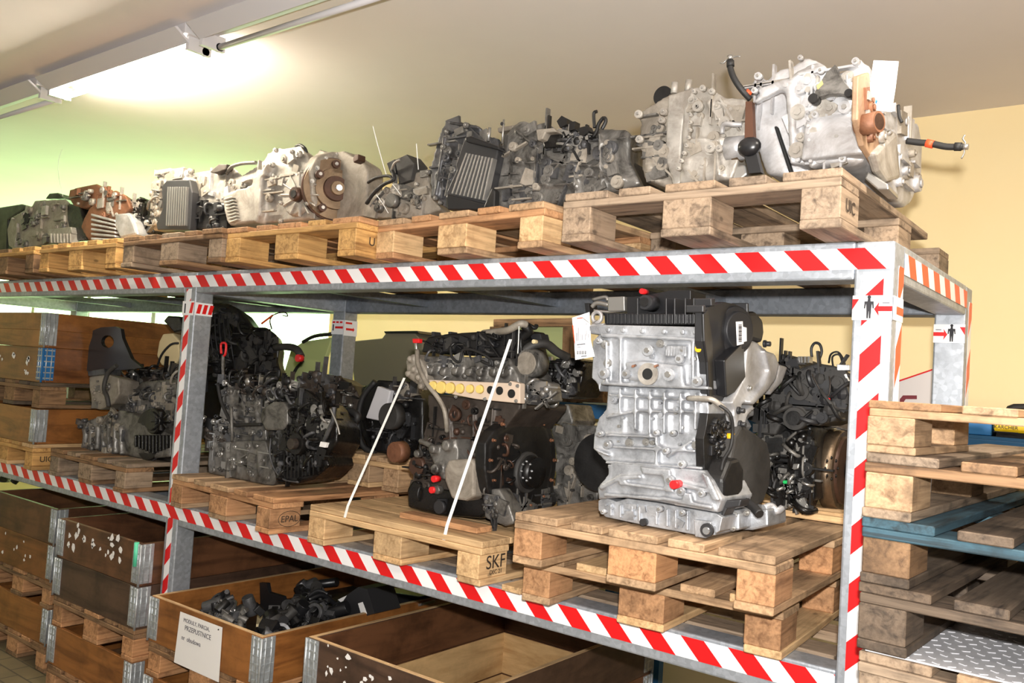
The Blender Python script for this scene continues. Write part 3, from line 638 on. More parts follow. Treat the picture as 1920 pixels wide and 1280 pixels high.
for x, ya, yb in ((300, 520, 640), (372, 525, 720), (440, 530, 735), (508, 535, 735), (585, 540, 735), (655, 545, 720)): E.fr('cylinder_block', 'alu_clean', [(x, ya), (x+9, ya), (x+7, yb), (x-2, yb)], -.133, -.11)
for q in ([(250, 548), (680, 575), (680, 585), (250, 557)], [(240, 650), (380, 622), (670, 628), (670, 638), (380, 634), (240, 664)], [(235, 735), (470, 745), (475, 757), (235, 747)], [(235, 790), (660, 812), (660, 824), (235, 802)], [(240, 862), (690, 892), (690, 905), (240, 876)], [(470, 745), (482, 745), (482, 880), (470, 880)], [(185, 735), (240, 740), (240, 752), (190, 748)], [(182, 800), (250, 830), (250, 842), (190, 818)], [(480, 785), (560, 830), (552, 838), (476, 798)], [(520, 840), (640, 765), (648, 773), (525, 852)]):
    E.fr('cylinder_block', 'alu_clean', q, -.130, -.11)
for x in (335, 408, 475, 548, 622): E.mb('cylinder_block', 'alu_clean').cyl(E.P((x, 545), -.10), E.P((x-4, 728), -.10), .0145*1.0, seg=14)
E.fr('cylinder_head', 'alu_clean', [(180, 300), (215, 262), (705, 285), (722, 525), (215, 500), (210, 545), (200, 500), (172, 470)], -.122, .2, .006, .004)
for q in ([(215, 262), (700, 285), (700, 300), (215, 280)], [(215, 490), (720, 512), (720, 528), (215, 506)], [(330, 400), (400, 392), (600, 415), (605, 500), (560, 505), (345, 482)], [(300, 290), (312, 290), (312, 495), (300, 495)], [(235, 300), (245, 300), (245, 490), (235, 490)], [(640, 300), (655, 300), (655, 510), (640, 510)]):
    E.fr('cylinder_head', 'alu_clean', q, -.14, -.11)
for k in range(9): E.fr('cylinder_head', 'alu_clean', [(520+k*12, 320), (525+k*12, 320), (525+k*12, 375), (520+k*12, 375)], -.134, -.12)
for k in range(14): E.fr('cylinder_head', 'alu_clean', [(350+k*14, 492), (356+k*14, 492), (356+k*14, 515), (350+k*14, 515)], -.134, -.12)
E.fr('cam_carrier', 'alu_clean', [(150, 232), (230, 222), (690, 232), (700, 290), (205, 268), (165, 265)], -.135, .19, .004)
for x in (260, 330, 420, 520, 610, 670): E.disc('cam_carrier', 'alu_clean', (x, 248+(x-260)*.03), 13, 'y', .014, -.13, 14)
E.disc('exhaust_port', 'alu_warm', (443, 455), 52, 'y', .008, -.14, 24); E.disc('exhaust_port', 'hole', (443, 455), 27, 'y', .0085, -.1405, 20)
for p, m_ in (((385, 412), 'rust'), ((490, 412), 'rust')): E.tube('studs', m_, [(p[0], p[1], -.13), (p[0]-18, p[1]+6, -.17)], 6)
for p, r_ in (((450, 345), 26), ((548, 458), 30), ((243, 452), 26), ((348, 455), 22), ((680, 490), 24), ((598, 385), 20), ((220, 300), 14), ((260, 785), 20), ((228, 735), 14), ((552, 952), 22), ((702, 1015), 17), ((605, 1005), 20), ((535, 815), 16), ((610, 878), 18), ((490, 730), 14), ((568, 732), 14), ((505, 1088), 14), ((612, 1105), 14), ((240, 1100), 12)):
    E.disc('bosses', 'alu_clean', p, r_, 'y', .018, -.134, 18); E.disc('bosses', 'steel', p, r_*.5, 'y', .024, -.134, 6)
E.disc('drain_plug', 'black_satin', (427, 1150), 17, 'y', .016, -.115, 14); E.disc('bearing_bush', 'black_satin', (722, 1188), 32, 'y', .01, -.135, 20); E.disc('bearing_bush', 'chrome', (724, 1190), 17, 'y', .016, -.135, 16)
E.disc('red_plug', 'red_plastic', (587, 972), 20, 'y', .035, -.14, 16)
E.fr('valve_cover', 'black_plastic', [(232, 168), (690, 172), (692, 222), (236, 222)], -.11, .17, .004)
for x in range(245, 690, 17): E.fr('valve_cover', 'black_plastic', [(x, 172), (x+5, 172), (x+5, 218), (x, 218)], -.118, -.105, .001)
E.fr('valve_cover', 'black_plastic', [(340, 92), (400, 88), (540, 62), (640, 60), (640, 170), (340, 170)], -.04, .06, .006)
for x in (385, 520, 560, 610, 650): E.fr('valve_cover', 'black_satin', [(x, 100), (x+7, 95), (x+7, 220), (x, 220)], -.114, -.03, .002)
E.disc('filler_cap', 'black_satin', (463, 125), 38, 'y', .05, -.05, 24, 34); E.disc('filler_cap', 'soot_black', (463, 125), 22, 'y', .055, -.05, 20)
E.disc('red_cap', 'red_plastic', (433, 70), 13, 'y', .03, -.05, 12)
E.fr('thermostat_housing', 'steel', [(248, 92), (328, 88), (330, 158), (250, 160)], -.03, .05, .012); E.tube('thermostat_housing', 'steel', [(255, 130, 0), (200, 120, 0), (175, 140, 0)], 12)
E.tube('fuel_rail', 'steel', [(180, 105, .02), (240, 92, .02), (250, 110, .02)], 9); E.tube('fuel_rail', 'chrome', [(185, 155, -.02), (250, 162, -.02), (330, 155, -.02)], 6)
E.fr('valve_cover', 'black_plastic', [(140, 120), (160, 120), (165, 165), (145, 165)], .0, .05)
E.disc('lifting_eye', 'alu_bright', (205, 188), 33, 'y', .012, -.12, 22, None, .5); E.fr('lifting_eye', 'alu_bright', [(175, 215), (235, 215), (180, 268), (150, 235)], -.12, -.105)
# belt cover, seen on the right-hand side
XS = -.426
E.sd('belt_cover', 'black_satin', [(700, 150), (735, 130), (800, 115), (850, 125), (905, 150), (912, 290), (895, 480), (845, 545), (825, 620), (740, 620), (725, 560), (718, 400), (698, 300)], XS, XS-.025, .012)
E.sd('belt_cover', 'black_plastic', [(702, 170), (722, 150), (745, 300), (752, 590), (738, 600), (728, 560), (720, 400), (706, 300)], XS+.008, XS, .003)
E.tilt = .35; E.disc('belt_cover', 'black_satin', (822, 250), 122, 'x', .03, XS-.012, 40, 112); E.disc('belt_cover', 'black_satin', (822, 250), 96, 'x', .042, XS-.012, 40, 88); E.tilt = 0
E.sd('belt_cover', 'black_plastic', [(800, 390), (890, 300), (900, 470), (850, 540), (810, 560)], XS+.03, XS, .008)
for q in ([(738, 98), (758, 98), (755, 135), (740, 135)], [(700, 130), (712, 130), (712, 165), (700, 165)], [(908, 120), (915, 120), (918, 300), (908, 300)]): E.sd('belt_cover', 'black_satin', q, XS+.01, XS-.04, .003)
E.sd('rear_cover', 'black_satin', [(905, 165), (950, 160), (985, 200), (990, 260), (980, 310), (940, 300), (905, 290)], XS-.005, XS-.1, .012)
b = E.mb('barcode_label', 'tag_white'); b.prism([E.Q(p, XS+.044) for p in ((853, 208), (884, 206), (889, 312), (858, 320))], (.001, 0, 0)); b.prism([E.Q(p, XS+.044) for p in ((886, 232), (902, 236), (903, 300), (888, 304))], (.001, 0, 0))
b.m('ink')
for k in range(14): y_ = 222+k*6; b.prism([E.Q(p, XS+.0452) for p in ((866, y_), (880, y_-1), (880, y_+2+(k % 3)), (866, y_+3+(k % 3)))], (.0005, 0, 0))
E.sd('engine_mount', 'alu_bright', [(912, 292), (950, 300), (1000, 345), (1015, 400), (1005, 470), (975, 520), (920, 560), (880, 600), (872, 640), (850, 640), (835, 590), (862, 540), (895, 470)], XS+.03, XS-.03, .01, .006)
E.sd('engine_mount', 'alu_bright', [(990, 340), (1040, 360), (1060, 410), (1045, 480), (1010, 530), (940, 600), (915, 590), (985, 510), (1015, 440)], XS+.05, XS-.04, .01)
E.sd('engine_mount', 'alu_bright', [(1060, 410), (1102, 420), (1075, 495), (1020, 555), (1010, 530), (1045, 480)], XS+.04, XS-.06, .01)
E.sd('engine_mount', 'alu_clean', [(850, 590), (880, 600), (885, 640), (930, 600), (945, 615), (910, 650), (895, 700), (855, 705), (845, 650)], XS+.03, XS-.03, .006)
E.boltsx('bolts', 'black_satin', [(985, 312), (862, 625), (868, 690)], XS+.03, 12, .02); E.boltsx('bolts', 'steel', [(912, 520)], XS+.03, 10, .01)
E.sd('timing_gear_case', 'soot_black', [(722, 640), (835, 640), (845, 760), (830, 900), (800, 1010), (785, 1030), (745, 960), (706, 900), (702, 760), (715, 700)], XS+.005, XS-.02, .006)
E.greeble('timing_gear_case', ['soot_black', 'black_plastic', 'oily_black'], [(745, 670), (825, 670), (830, 800), (800, 950), (750, 890), (735, 800)], XS+.008, 46, 3, 'x', .6, 'bposs')
E.sd('pulley_cover', 'dusty_plastic', [(850, 745), (880, 690), (930, 720), (1005, 775), (1022, 860), (1015, 980), (985, 1060), (930, 1090), (850, 1060), (800, 1045), (795, 960), (830, 860)], XS+.04, XS-.06, .016)
E.sd('pulley_cover', 'soot_black', [(795, 950), (830, 860), (870, 850), (895, 900), (890, 1000), (850, 1060), (795, 1040)], XS+.06, XS, .01)
E.fr('lower_bracket', 'black_satin', [(790, 1050), (880, 1045), (870, 1080), (810, 1090), (795, 1125), (782, 1120)], -.10, -.04)
E.tube('coolant_pipe', 'alu_warm', [(628, 568, -.13), (700, 570, -.16), (740, 575, -.16), (768, 592, -.15), (800, 620, -.13)], 13)
E.tube('hose', 'black_rubber', [(765, 595, -.15), (825, 640, -.14), (838, 720, -.12), (828, 800, -.12), (795, 860, -.12), (785, 910, -.12)], 8)
E.disc('yellow_cap', 'yellow_plastic', (690, 338), 16, 'y', .02, -.13, 12); E.disc('yellow_cap#2', 'yellow_plastic', (805, 748), 17, 'x', .025, XS+.01, 12)
E.fr('oil_sump_box', 'alu_clean', [(870, 1108), (1003, 1090), (1006, 1172), (930, 1190), (872, 1188)], .06, .2, .008); E.fr('oil_sump_box', 'alu_clean', [(740, 1140), (870, 1110), (870, 1190), (745, 1215)], -.02, .16, .006)
E.bolts('bolts', 'steel', [(848, 1118), (842, 1180), (905, 1108)], -.02, 9, .014)
E.tube('outlet_pipe', 'alu_bright', [(985, 1085, .1), (1020, 1075, .12), (1045, 1100, .12), (1070, 1085, .14)], 17); E.tube('drain_hose', 'black_rubber', [(880, 1050, .04), (930, 1075, .02), (965, 1115, .0)], 22)
E.greeble('fittings', ['alu_clean', 'steel'], [(215, 560), (680, 580), (690, 870), (250, 850)], -.118, 22, 5, 'y', .55, 'bo')
E.greeble('fittings', ['alu_clean', 'steel'], [(220, 300), (700, 310), (700, 480), (225, 480)], -.128, 16, 6, 'y', .55, 'bo')
E.greeble('fittings', ['alu_clean'], [(215, 1060), (760, 1120), (740, 1190), (240, 1110)], -.118, 14, 7, 'y', .5, 'bp')
silver = E.done()
b = MB(); T_ = lambda x, y: E.P((x, y), -.17)
b.m('tag_white').prism([T_(82, 190), T_(163, 163), T_(170, 300), (T_(188, 372)), T_(97, 388), T_(92, 300)], (0, .0012, 0))
b.m('orange_plastic').prism([T_(83, 225)-V((0, .0006, 0)), T_(88, 225)-V((0, .0006, 0)), T_(98, 330)-V((0, .0006, 0)), T_(92, 300)-V((0, .0006, 0))], (0, .0005, 0))
b.m('ink')
def tq(x, y, w_, h_): b.prism([T_(x, y)-V((0, .0008, 0)), T_(x+w_, y-w_*.12)-V((0, .0008, 0)), T_(x+w_, y+h_-w_*.12)-V((0, .0008, 0)), T_(x, y+h_)-V((0, .0008, 0))], (0, .0004, 0))
for x, y, h_ in ((104, 260, 40), (112, 235, 64), (120, 265, 32), (128, 268, 28), (143, 265, 30), (150, 250, 26), (160, 265, 20), (148, 215, 10), (166, 230, 22)): tq(x, y, 2, h_)
tq(105, 315, 40, 4); tq(105, 328, 28, 2); tq(125, 370, 26, 4)
for k in range(11): tq(105+k*4.2, 345, 1.8 if k % 3 else 2.8, 18)
tg = b.build('paper_tag'); tag(tg, 'white shipping tag hanging from the eye of the silver engine', 'tag')
b = MB(); b.m('orange_plastic').tube([T_(108, 193)-V((0, .002, 0)), T_(135, 190)-V((0, .003, 0))], .0015); b.m('steel').tube([T_(135, 190)-V((0, .003, 0)), T_(170, 215), E.P((200, 200), -.13)], .0012, 5); b.build('wire', tg)

# --- the strapped dark engine on the pale pallet
c2 = crop(700, 570, 2.909)
E = Mach('car_engine', 'dark engine with pale intake ports and white strapping on the pale pallet', 'engine', (-1.5, .3, ZS+PH), c2)
E.fr('oil_pan', 'oily_black', [(180, 1010), (210, 960), (300, 1000), (560, 1040), (620, 1010), (640, 1140), (580, 1170), (345, 1150), (185, 1110)], .16, .58, .012)
E.fr('cylinder_block', 'iron_brown', [(295, 490), (800, 540), (800, 570), (700, 700), (640, 760), (625, 1010), (520, 1050), (220, 980), (205, 860), (260, 760), (300, 640)], .18, .48, .008, .007)
for q in ([(400, 560), (410, 560), (420, 760), (410, 760)], [(535, 560), (545, 560), (540, 830), (530, 830)], [(640, 560), (650, 560), (640, 700), (630, 700)], [(430, 640), (640, 650), (640, 660), (430, 650)], [(550, 700), (640, 690), (640, 700), (550, 710)]): E.fr('cylinder_block', 'iron_brown', q, .165, .19)
E.greeble('block_details', ['iron_brown', 'oily_black', 'rust_dark'], [(410, 540), (780, 560), (650, 740), (610, 980), (480, 980), (400, 700)], .178, 44, 11, 'y', .8)
E.greeble('block_details', ['oily_black', 'soot_black', 'iron_brown'], [(220, 860), (330, 620), (400, 760), (300, 1000), (215, 1000)], .175, 40, 12, 'y', .9)
E.disc('block_details', 'rust_dark', (457, 602), 36, 'y', .02, .17, 22, None, .6); E.disc('block_details', 'hole', (457, 602), 22, 'y', .012, .17, 16)
E.fr('cylinder_head', 'alu_grime_shade', [(250, 282), (740, 292), (790, 400), (795, 440), (310, 425), (285, 345), (248, 330)], .17, .38, .006, .006)
for x in (330, 400, 465, 540, 600, 670, 720): E.disc('cylinder_head', 'alu_dark', (x, 368+(x-330)*.02), 28, 'y', .03, .165, 16, 22); E.disc('cylinder_head', 'chrome', (x+22, 345), 6, 'y', .03, .165, 8)
E.greeble('cylinder_head_fittings', ['alu_grime_shade', 'alu_dark', 'steel'], [(260, 290), (740, 300), (780, 410), (320, 410)], .168, 30, 13, 'y', .7)
E.fr('intake_flange', 'gasket', [(300, 412), (735, 430), (745, 418), (800, 432), (800, 542), (560, 518), (318, 470)], .12, .15, .003)
for x, y, r_ in ((330, 447, 29), (375, 455, 36), (424, 458, 33), (477, 460, 28), (532, 462, 25), (585, 464, 25)): E.disc('port_plug#%d' % x, 'foam_yellow', (x, y), r_, 'y', .012, .12, 20, r_*.85)
for x, y, r_ in ((640, 468, 22), (690, 472, 23), (755, 488, 24)): E.disc('intake_port#%d' % x, 'hole', (x, y), r_, 'y', .004, .12, 16)
E.bolts('bolts', 'steel', [(452, 505), (610, 518), (788, 446), (780, 528), (748, 436)], .12, 7, .008)
E.fr('valve_cover', 'soot_black', [(262, 262), (272, 215), (300, 178), (400, 162), (560, 150), (700, 140), (800, 135), (812, 285), (700, 290), (420, 270)], .2, .36, .012, .007)
E.greeble('valve_cover_fittings', ['soot_black', 'dusty_plastic', 'black_plastic'], [(280, 200), (790, 160), (790, 270), (290, 255)], .195, 44, 14, 'y', .8)
for x, y in ((324, 150), (415, 150), (570, 148)): E.fr('valve_cover_fittings', 'black_satin', [(x-7, y), (x+7, y), (x+9, y+40), (x-9, y+40)], .22, .26)
E.tube('intake_hose', 'alu_dusty', [(600, 160, .22), (680, 150, .2), (740, 140, .18), (800, 108, .18), (835, 112, .2)], 20)
E.tube('intake_hose', 'soot_black', [(820, 115, .2), (850, 150, .22), (800, 200, .22), (800, 300, .22)], 26)
for p in ((500, 262, 'blue_paint'), (575, 268, 'blue_paint')): pass
E.tube('cables', 'black_rubber', [(420, 230, .17), (430, 290, .16), (470, 315, .16), (490, 250, .16), (560, 255, .16), (640, 300, .16), (650, 340, .165)], 8)
E.tube('cables', 'black_rubber', [(590, 310, .16), (640, 330, .16), (640, 300, .16), (730, 300, .16)], 9)
E.fr('front_bracket', 'alu_dusty', [(175, 310), (215, 268), (255, 300), (290, 370), (292, 420), (262, 470), (240, 440), (185, 400)], .13, .2, .006, .006)
for x, y in ((210, 300), (230, 355), (200, 380), (255, 400), (270, 448)): E.disc('front_bracket', 'alu_dusty', (x, y), 18, 'y', .02, .13, 14); E.disc('front_bracket', 'alu_dark', (x, y), 8, 'y', .022, .13, 10)
E.tube('dipstick_tube', 'alu_dusty', [(240, 250, .14), (245, 330, .12), (290, 430, .11), (345, 500, .11), (385, 570, .12), (398, 640, .13), (402, 695, .15)], 13)
E.fr('red_cap', 'red_plastic', [(212, 188), (250, 188), (248, 212), (214, 212)], .13, .15, .003); E.tube('red_cap', 'steel', [(232, 205, .14), (236, 250, .14)], 9)
E.fr('oil_cooler', 'alu_dusty', [(405, 850), (535, 842), (552, 870), (548, 1050), (500, 1074), (425, 1062), (388, 965), (385, 900)], .08, .16, .01)
E.fr('oil_filter_housing', 'alu_grime_shade', [(300, 810), (345, 765), (392, 775), (395, 735), (450, 735), (462, 800), (460, 850), (400, 900), (385, 960), (330, 930), (325, 860)], .1, .2, .008, .006)
for x, y, r_ in ((420, 770, 30), (345, 790, 24), (360, 900, 30), (262, 815, 22), (370, 1010, 26)): E.disc('oil_filter_housing', 'alu_dusty', (x, y), r_, 'y', .03, .1, 16)
E.tube('oil_filter_housing', 'alu_dusty', [(255, 745, .1), (300, 765, .09), (340, 785, .09)], 16)
E.disc('red_plug', 'red_plastic', (358, 951), 18, 'y', .03, .09, 14); E.disc('red_plug#2', 'red_plastic', (346, 1011), 18, 'y', .03, .09, 14)
E.disc('oil_filter', 'black_satin', (376, 1105), 36, 'y', .02, .12, 18); E.mb('oil_filter', 'black_satin').cyl(E.P((375, 1060), .13), E.P((372, 1140), .13), .013*1.6, seg=18)
E.disc('belt_tensioner', 'rust', (160, 805), 60, 'y', .05, .28, 24, 54); E.disc('belt_pulley', 'rust_dark', (270, 880), 55, 'y', .04, .2, 20, 50)
XB = -1.335
E.sd('bell_flange', 'soot_black', [(610, 900), (612, 760), (660, 690), (760, 620), (830, 580), (905, 590), (965, 660), (995, 760), (1000, 880), (985, 990), (955, 1090), (760, 1130), (660, 1100), (625, 1010)], XB, XB-.05, .004, .006)
E.sd('bell_flange', 'soot_black', [(640, 890), (645, 780), (690, 700), (780, 650), (850, 610), (900, 625), (945, 690), (970, 780), (970, 900), (950, 1010), (900, 1080), (760, 1090), (690, 1040), (660, 980)], XB+.006, XB-.01, .004)
E.fr('bell_flange', 'rust_dark', [(610, 740), (628, 735), (632, 1005), (612, 1000)], .02+.1, .2)
for a in range(14): t = a/14*2*math.pi; E.boltsx('bolts', 'rust', [(808+175*math.cos(t), 850+250*math.sin(t))], XB, 7, .014)
E.disc('crank_flange', 'dusty_plastic', (828, 915), 118, 'x', .02, XB, 36, 108); E.disc('crank_flange', 'soot_black', (828, 912), 92, 'x', .03, XB, 32); E.disc('crank_flange', 'oily_black', (834, 910), 82, 'x', .05, XB, 30)
for a in range(8): t = a/8*2*math.pi; E.boltsx('crank_flange', 'chrome', [(834+28*math.cos(t), 910+52*math.sin(t))], XB+.05, 5, .006)
E.greeble('bell_details', ['soot_black', 'iron_brown', 'rust_dark'], [(660, 800), (700, 720), (780, 680), (780, 780), (740, 850), (740, 1000), (680, 980)], XB+.004, 26, 15, 'x', .8)
E.greeble('bell_details', ['alu_dark', 'alu_grime_shade', 'soot_black'], [(750, 1060), (960, 1000), (950, 1090), (780, 1130)], XB+.0, 24, 16, 'x', .9, 'rrp')
E.fr('rear_foot', 'alu_grime_shade', [(595, 1012), (682, 1005), (740, 1100), (770, 1195), (715, 1212), (605, 1165), (600, 1100)], .13, .2, .008, .007)
E.greeble('rear_foot_details', ['alu_grime_shade', 'alu_dark'], [(610, 1030), (670, 1030), (740, 1160), (620, 1150)], .128, 22, 17, 'y', .8)
E.fr('egr_valve', 'alu_grime_shade', [(800, 430), (870, 405), (960, 430), (975, 530), (900, 545), (805, 545)], .2, .27, .006, .006)
E.greeble('egr_details', ['alu_grime_shade', 'steel', 'alu_dark'], [(805, 440), (960, 440), (960, 530), (810, 535)], .195, 30, 18, 'y', .8)
E.disc('vacuum_unit', 'alu_grime_shade', (893, 325), 82, 'y', .06, .26, 30, 74); E.disc('vacuum_unit', 'alu_dusty', (890, 328), 62, 'y', .066, .26, 30)
E.tube('vacuum_hose', 'dusty_plastic', [(815, 262, .22), (870, 225, .24), (940, 215, .28), (1000, 260, .34), (1060, 290, .4)], 26)
E.fr('turbo_unit', 'oily_black', [(990, 300), (1075, 290), (1152, 310), (1140, 420), (1090, 505), (1000, 515), (935, 500), (940, 400)], .42, .6, .01, .008)
E.greeble('turbo_details', ['oily_black', 'alu_dark', 'steel', 'soot_black'], [(945, 320), (1140, 320), (1120, 440), (1060, 500), (950, 500)], .415, 60, 19, 'y', .9)
E.tube('outlet_pipe', 'steel', [(950, 530, .38), (975, 555, .36), (1000, 545, .36), (1005, 510, .38)], 12)
E.tube('cables', 'soot_black', [(840, 110, .22), (880, 130, .24), (890, 115, .25)], 12); E.fr('valve_cover_fittings', 'black_satin', [(850, 165), (910, 160), (918, 192), (870, 200)], .25, .3); E.disc('valve_cover_fittings', 'cream', (890, 206), 12, 'y', .02, .24, 10)
E.tube('dipstick', 'strap_white', [(795, 120, .17), (792, 200, .17), (788, 270, .17)], 3, 6)
dark = E.done()
def strap(pts, wd, label):
    b = MB(); b.m('strap_white')
    for i in range(len(pts)-1):
        a, c = pts[i], pts[i+1]; A_ = PY(*a); B_ = PY(*c); ww = V((wd, 0, 0)); b.prism([A_-ww/2, A_+ww/2, B_+ww/2, B_-ww/2], (0, .0015, 0))
    tag(b.build('strapping_band'), label, 'strap')
strap([(957, 636, .10), (838, 985, -.068), (832, 1012, -.068)], .013, 'white plastic band running down across the strapped engine onto the pallet edge')
strap([(758, 708, .12), (652, 948, -.066), (646, 970, -.066)], .012, 'white plastic band at the left of the strapped engine')

# --- black engine at the left end of the right bay
c3 = crop(360, 560, 2.909)
E = Mach('car_engine', 'oily dark engine with grey block and red dipstick handle on the orange pallet', 'engine', (-2.65, .35, ZS+PH), c3, None, 0.2, 0.78)
E.fr('oil_pan', 'block_grey', [(85, 900), (95, 780), (400, 770), (430, 900), (470, 985), (440, 1020), (370, 1024), (85, 958)], .1, .45, .012, .008)
for k in range(5): x = 120+k*58; E.fr('oil_pan', 'block_grey', [(x, 810+k*6), (x+8, 810+k*6), (x+12, 940+k*5), (x+2, 940+k*5)], .09, .11)
E.fr('cylinder_block', 'block_grey', [(165, 480), (300, 462), (390, 560), (400, 700), (405, 780), (100, 790), (108, 700), (190, 660), (160, 560)], .12, .5, .01, .008)
E.fr('cylinder_block', 'alu_grime_shade', [(380, 600), (440, 560), (500, 560), (520, 600), (522, 680), (490, 718), (400, 718), (372, 660)], .06, .2, .012, .008)
for q in ([(180, 560), (390, 590), (390, 600), (180, 570)], [(190, 500), (200, 500), (230, 680), (220, 680)], [(260, 490), (268, 490), (290, 680), (280, 680)], [(330, 500), (338, 500), (350, 690), (342, 690)]): E.fr('cylinder_block', 'block_grey', q, .105, .125)
E.greeble('block_details', ['block_grey', 'alu_grime_shade', 'alu_dark'], [(180, 490), (380, 520), (400, 760), (130, 770), (130, 710)], .116, 60, 21, 'y', .8, 'bpproroo')
E.greeble('block_details', ['block_grey', 'alu_grime_shade', 'steel'], [(100, 800), (400, 800), (430, 980), (100, 940)], .098, 40, 22, 'y', .8, 'bpproroo')
E.tube('hose', 'black_rubber', [(140, 460, .08), (160, 560, .08), (200, 650, .08), (230, 688, .08), (300, 686, .08), (380, 685, .08)], 9)
E.tube('dipstick_tube', 'block_grey', [(215, 590, .07), (217, 690, .06), (220, 780, .07)], 8)
E.tube('dipstick', 'alu_grime_shade', [(170, 310, .13), (168, 380, .12), (172, 450, .12)], 8); b = E.mb('dipstick', 'red_plastic'); b.tube([E.P(p, .13) for p in ((160, 300), (158, 250), (172, 240), (186, 250), (182, 300), (172, 312))], .0045*1.3, 6)
E.fr('gear_housing', 'oily_black', [(430, 740), (440, 720), (530, 700), (560, 540), (620, 490), (700, 560), (750, 620), (790, 690), (790, 780), (730, 860), (745, 910), (700, 950), (650, 990), (560, 1012), (460, 1000), (430, 900)], .08, .42, .012, .008)
E.greeble('gear_details', ['oily_black', 'soot_black', 'alu_dark', 'oily_black'], [(440, 740), (540, 700), (600, 540), (720, 600), (770, 700), (700, 900), (600, 980), (470, 980)], .076, 130, 23, 'y', 1.0)
for k in range(9): x = 500+k*20; E.fr('gear_details', 'oily_black', [(x, 830), (x+5, 830), (x+3, 985-k*3), (x-2, 985-k*3)], .06, .09)
E.disc('gear_details', 'oily_black', (600, 790), 64, 'y', .035, .07, 24, 58); E.disc('gear_details', 'iron_brown', (590, 790), 30, 'y', .05, .06, 18)
E.tube('cover_rim', 'alu_dark', [(430, 760, .07), (425, 850, .06), (450, 930, .06), (500, 985, .06), (580, 1000, .06)], 5)
E.fr('cylinder_head', 'soot_black', [(110, 440), (300, 430), (480, 450), (610, 470), (620, 560), (520, 560), (390, 530), (300, 475), (165, 482)], .14, .5, .01, .008)
E.greeble('head_details', ['oily_black', 'soot_black', 'alu_dark', 'iron_brown', 'steel'], [(130, 420), (500, 420), (620, 470), (700, 560), (560, 600), (400, 540), (180, 490)], .12, 110, 24, 'y', 1.0)
E.greeble('head_details', ['iron_brown', 'soot_black', 'alu_dark'], [(600, 430), (700, 400), (760, 440), (800, 620), (690, 640), (600, 560)], .2, 70, 25, 'y', 1.1)
E.greeble('head_details', ['iron_brown', 'soot_black', 'steel'], [(60, 640), (170, 640), (200, 780), (80, 800)], .12, 36, 29, 'y', .9)
E.tube('hose', 'black_rubber', [(800, 640, .3), (850, 610, .3), (905, 640, .3), (870, 680, .3), (800, 670, .3)], 20)
E.tube('oil_line', 'alu_dark', [(775, 590, .05), (770, 660, .05), (740, 730, .05), (712, 800, .05)], 13); E.fr('oil_line', 'paper', [(700, 778), (735, 785), (725, 812), (692, 806)], .03, .045); E.tube('oil_line', 'steel', [(755, 600, .04), (790, 680, .04), (805, 740, .04)], 6)
E.greeble('gear_details', ['oily_black', 'steel', 'soot_black'], [(640, 560), (760, 620), (780, 760), (640, 700)], .07, 40, 26, 'y', 1.0)
e3 = E.done()

E = Mach('car_engine', 'tall black engine standing behind the left tape-striped post and the oily engine', 'engine', (-3.1, .75, ZS+PH), c3, None, 0.14, 0.8)
E.fr('cylinder_block', 'soot_black', [(20, 60), (110, 15), (190, 20), (250, 50), (300, 110), (330, 150), (400, 150), (455, 190), (475, 270), (465, 340), (485, 400), (470, 450), (20, 450)], .62, .95, .02, .012)
E.greeble('block_details', ['soot_black', 'dusty_plastic', 'black_satin', 'oily_black'], [(40, 80), (200, 60), (300, 140), (440, 200), (460, 420), (40, 430)], .615, 110, 31, 'y', 1.3)
for q in range(7): E.tube('ribbed_shield', 'black_satin', [(60+q*22, 60+q*6, .6), (50+q*26, 200, .59), (70+q*26, 330, .6)], 4, 6)
E.disc('block_details', 'dusty_plastic', (372, 230), 22, 'y', .03, .61, 16); E.disc('block_details', 'dusty_plastic', (400, 325), 16, 'y', .03, .61, 14); E.fr('block_details', 'dusty_plastic', [(280, 270), (310, 250), (355, 320), (325, 335)], .595, .62)
E.tube('coolant_hose', 'dusty_plastic', [(455, 265, .6), (520, 262, .58), (570, 275, .56), (595, 315, .55)], 20, 10); E.disc('red_cap', 'red_plastic', (600, 325), 20, 'y', .03, .54, 16)
E.tube('wire_loop', 'orange_plastic', [(380, 135, .6), (420, 105, .6), (440, 90, .6)], 6, 6); E.tube('wire_loop', 'iron_brown', [(440, 90, .6), (480, 75, .6), (510, 75, .6), (522, 95, .6), (495, 90, .6)], 3.5, 6); E.tube('wire_loop', 'iron_brown', [(440, 90, .6), (425, 120, .6), (435, 165, .6)], 4, 6)
E.fr('cylinder_block', 'oily_black', [(60, 430), (470, 430), (560, 700), (60, 760)], .66, .95)
E.fr('stand_block', 'wood_old_0', [(60, 760), (500, 730), (520, 800), (80, 830)], .66, .9)
E.done()

# --- leftmost engine
c0 = crop(100, 560, 3.368)
E = Mach('car_engine', 'leftmost engine, dusty with a black bracket with a round hole on top', 'engine', (-3.9, .35, ZS+PH), c0, None, 0.2, 0.8)
E.fr('gear_housing', 'alu_grime_shade', [(170, 960), (180, 860), (165, 780), (330, 730), (420, 700), (500, 720), (640, 800), (740, 860), (740, 1000), (560, 1020), (480, 1018), (300, 990)], .12, .5, .012, .008)
for k in range(7): x = 190+k*36; E.fr('gear_housing', 'alu_grime_shade', [(x, 800), (x+12, 800), (x-4+k*3, 980+k*3), (x-14+k*3, 978+k*3)], .1, .13)
E.greeble('housing_details', ['alu_grime_shade', 'alu_dusty', 'alu_dark'], [(160, 760), (420, 710), (460, 900), (430, 990), (180, 960)], .115, 42, 41, 'y', 1.1, 'bpproroo')
E.fr('cylinder_block', 'block_grey', [(400, 700), (480, 600), (560, 520), (800, 500), (820, 900), (640, 860), (480, 760)], .2, .6, .012, .008)
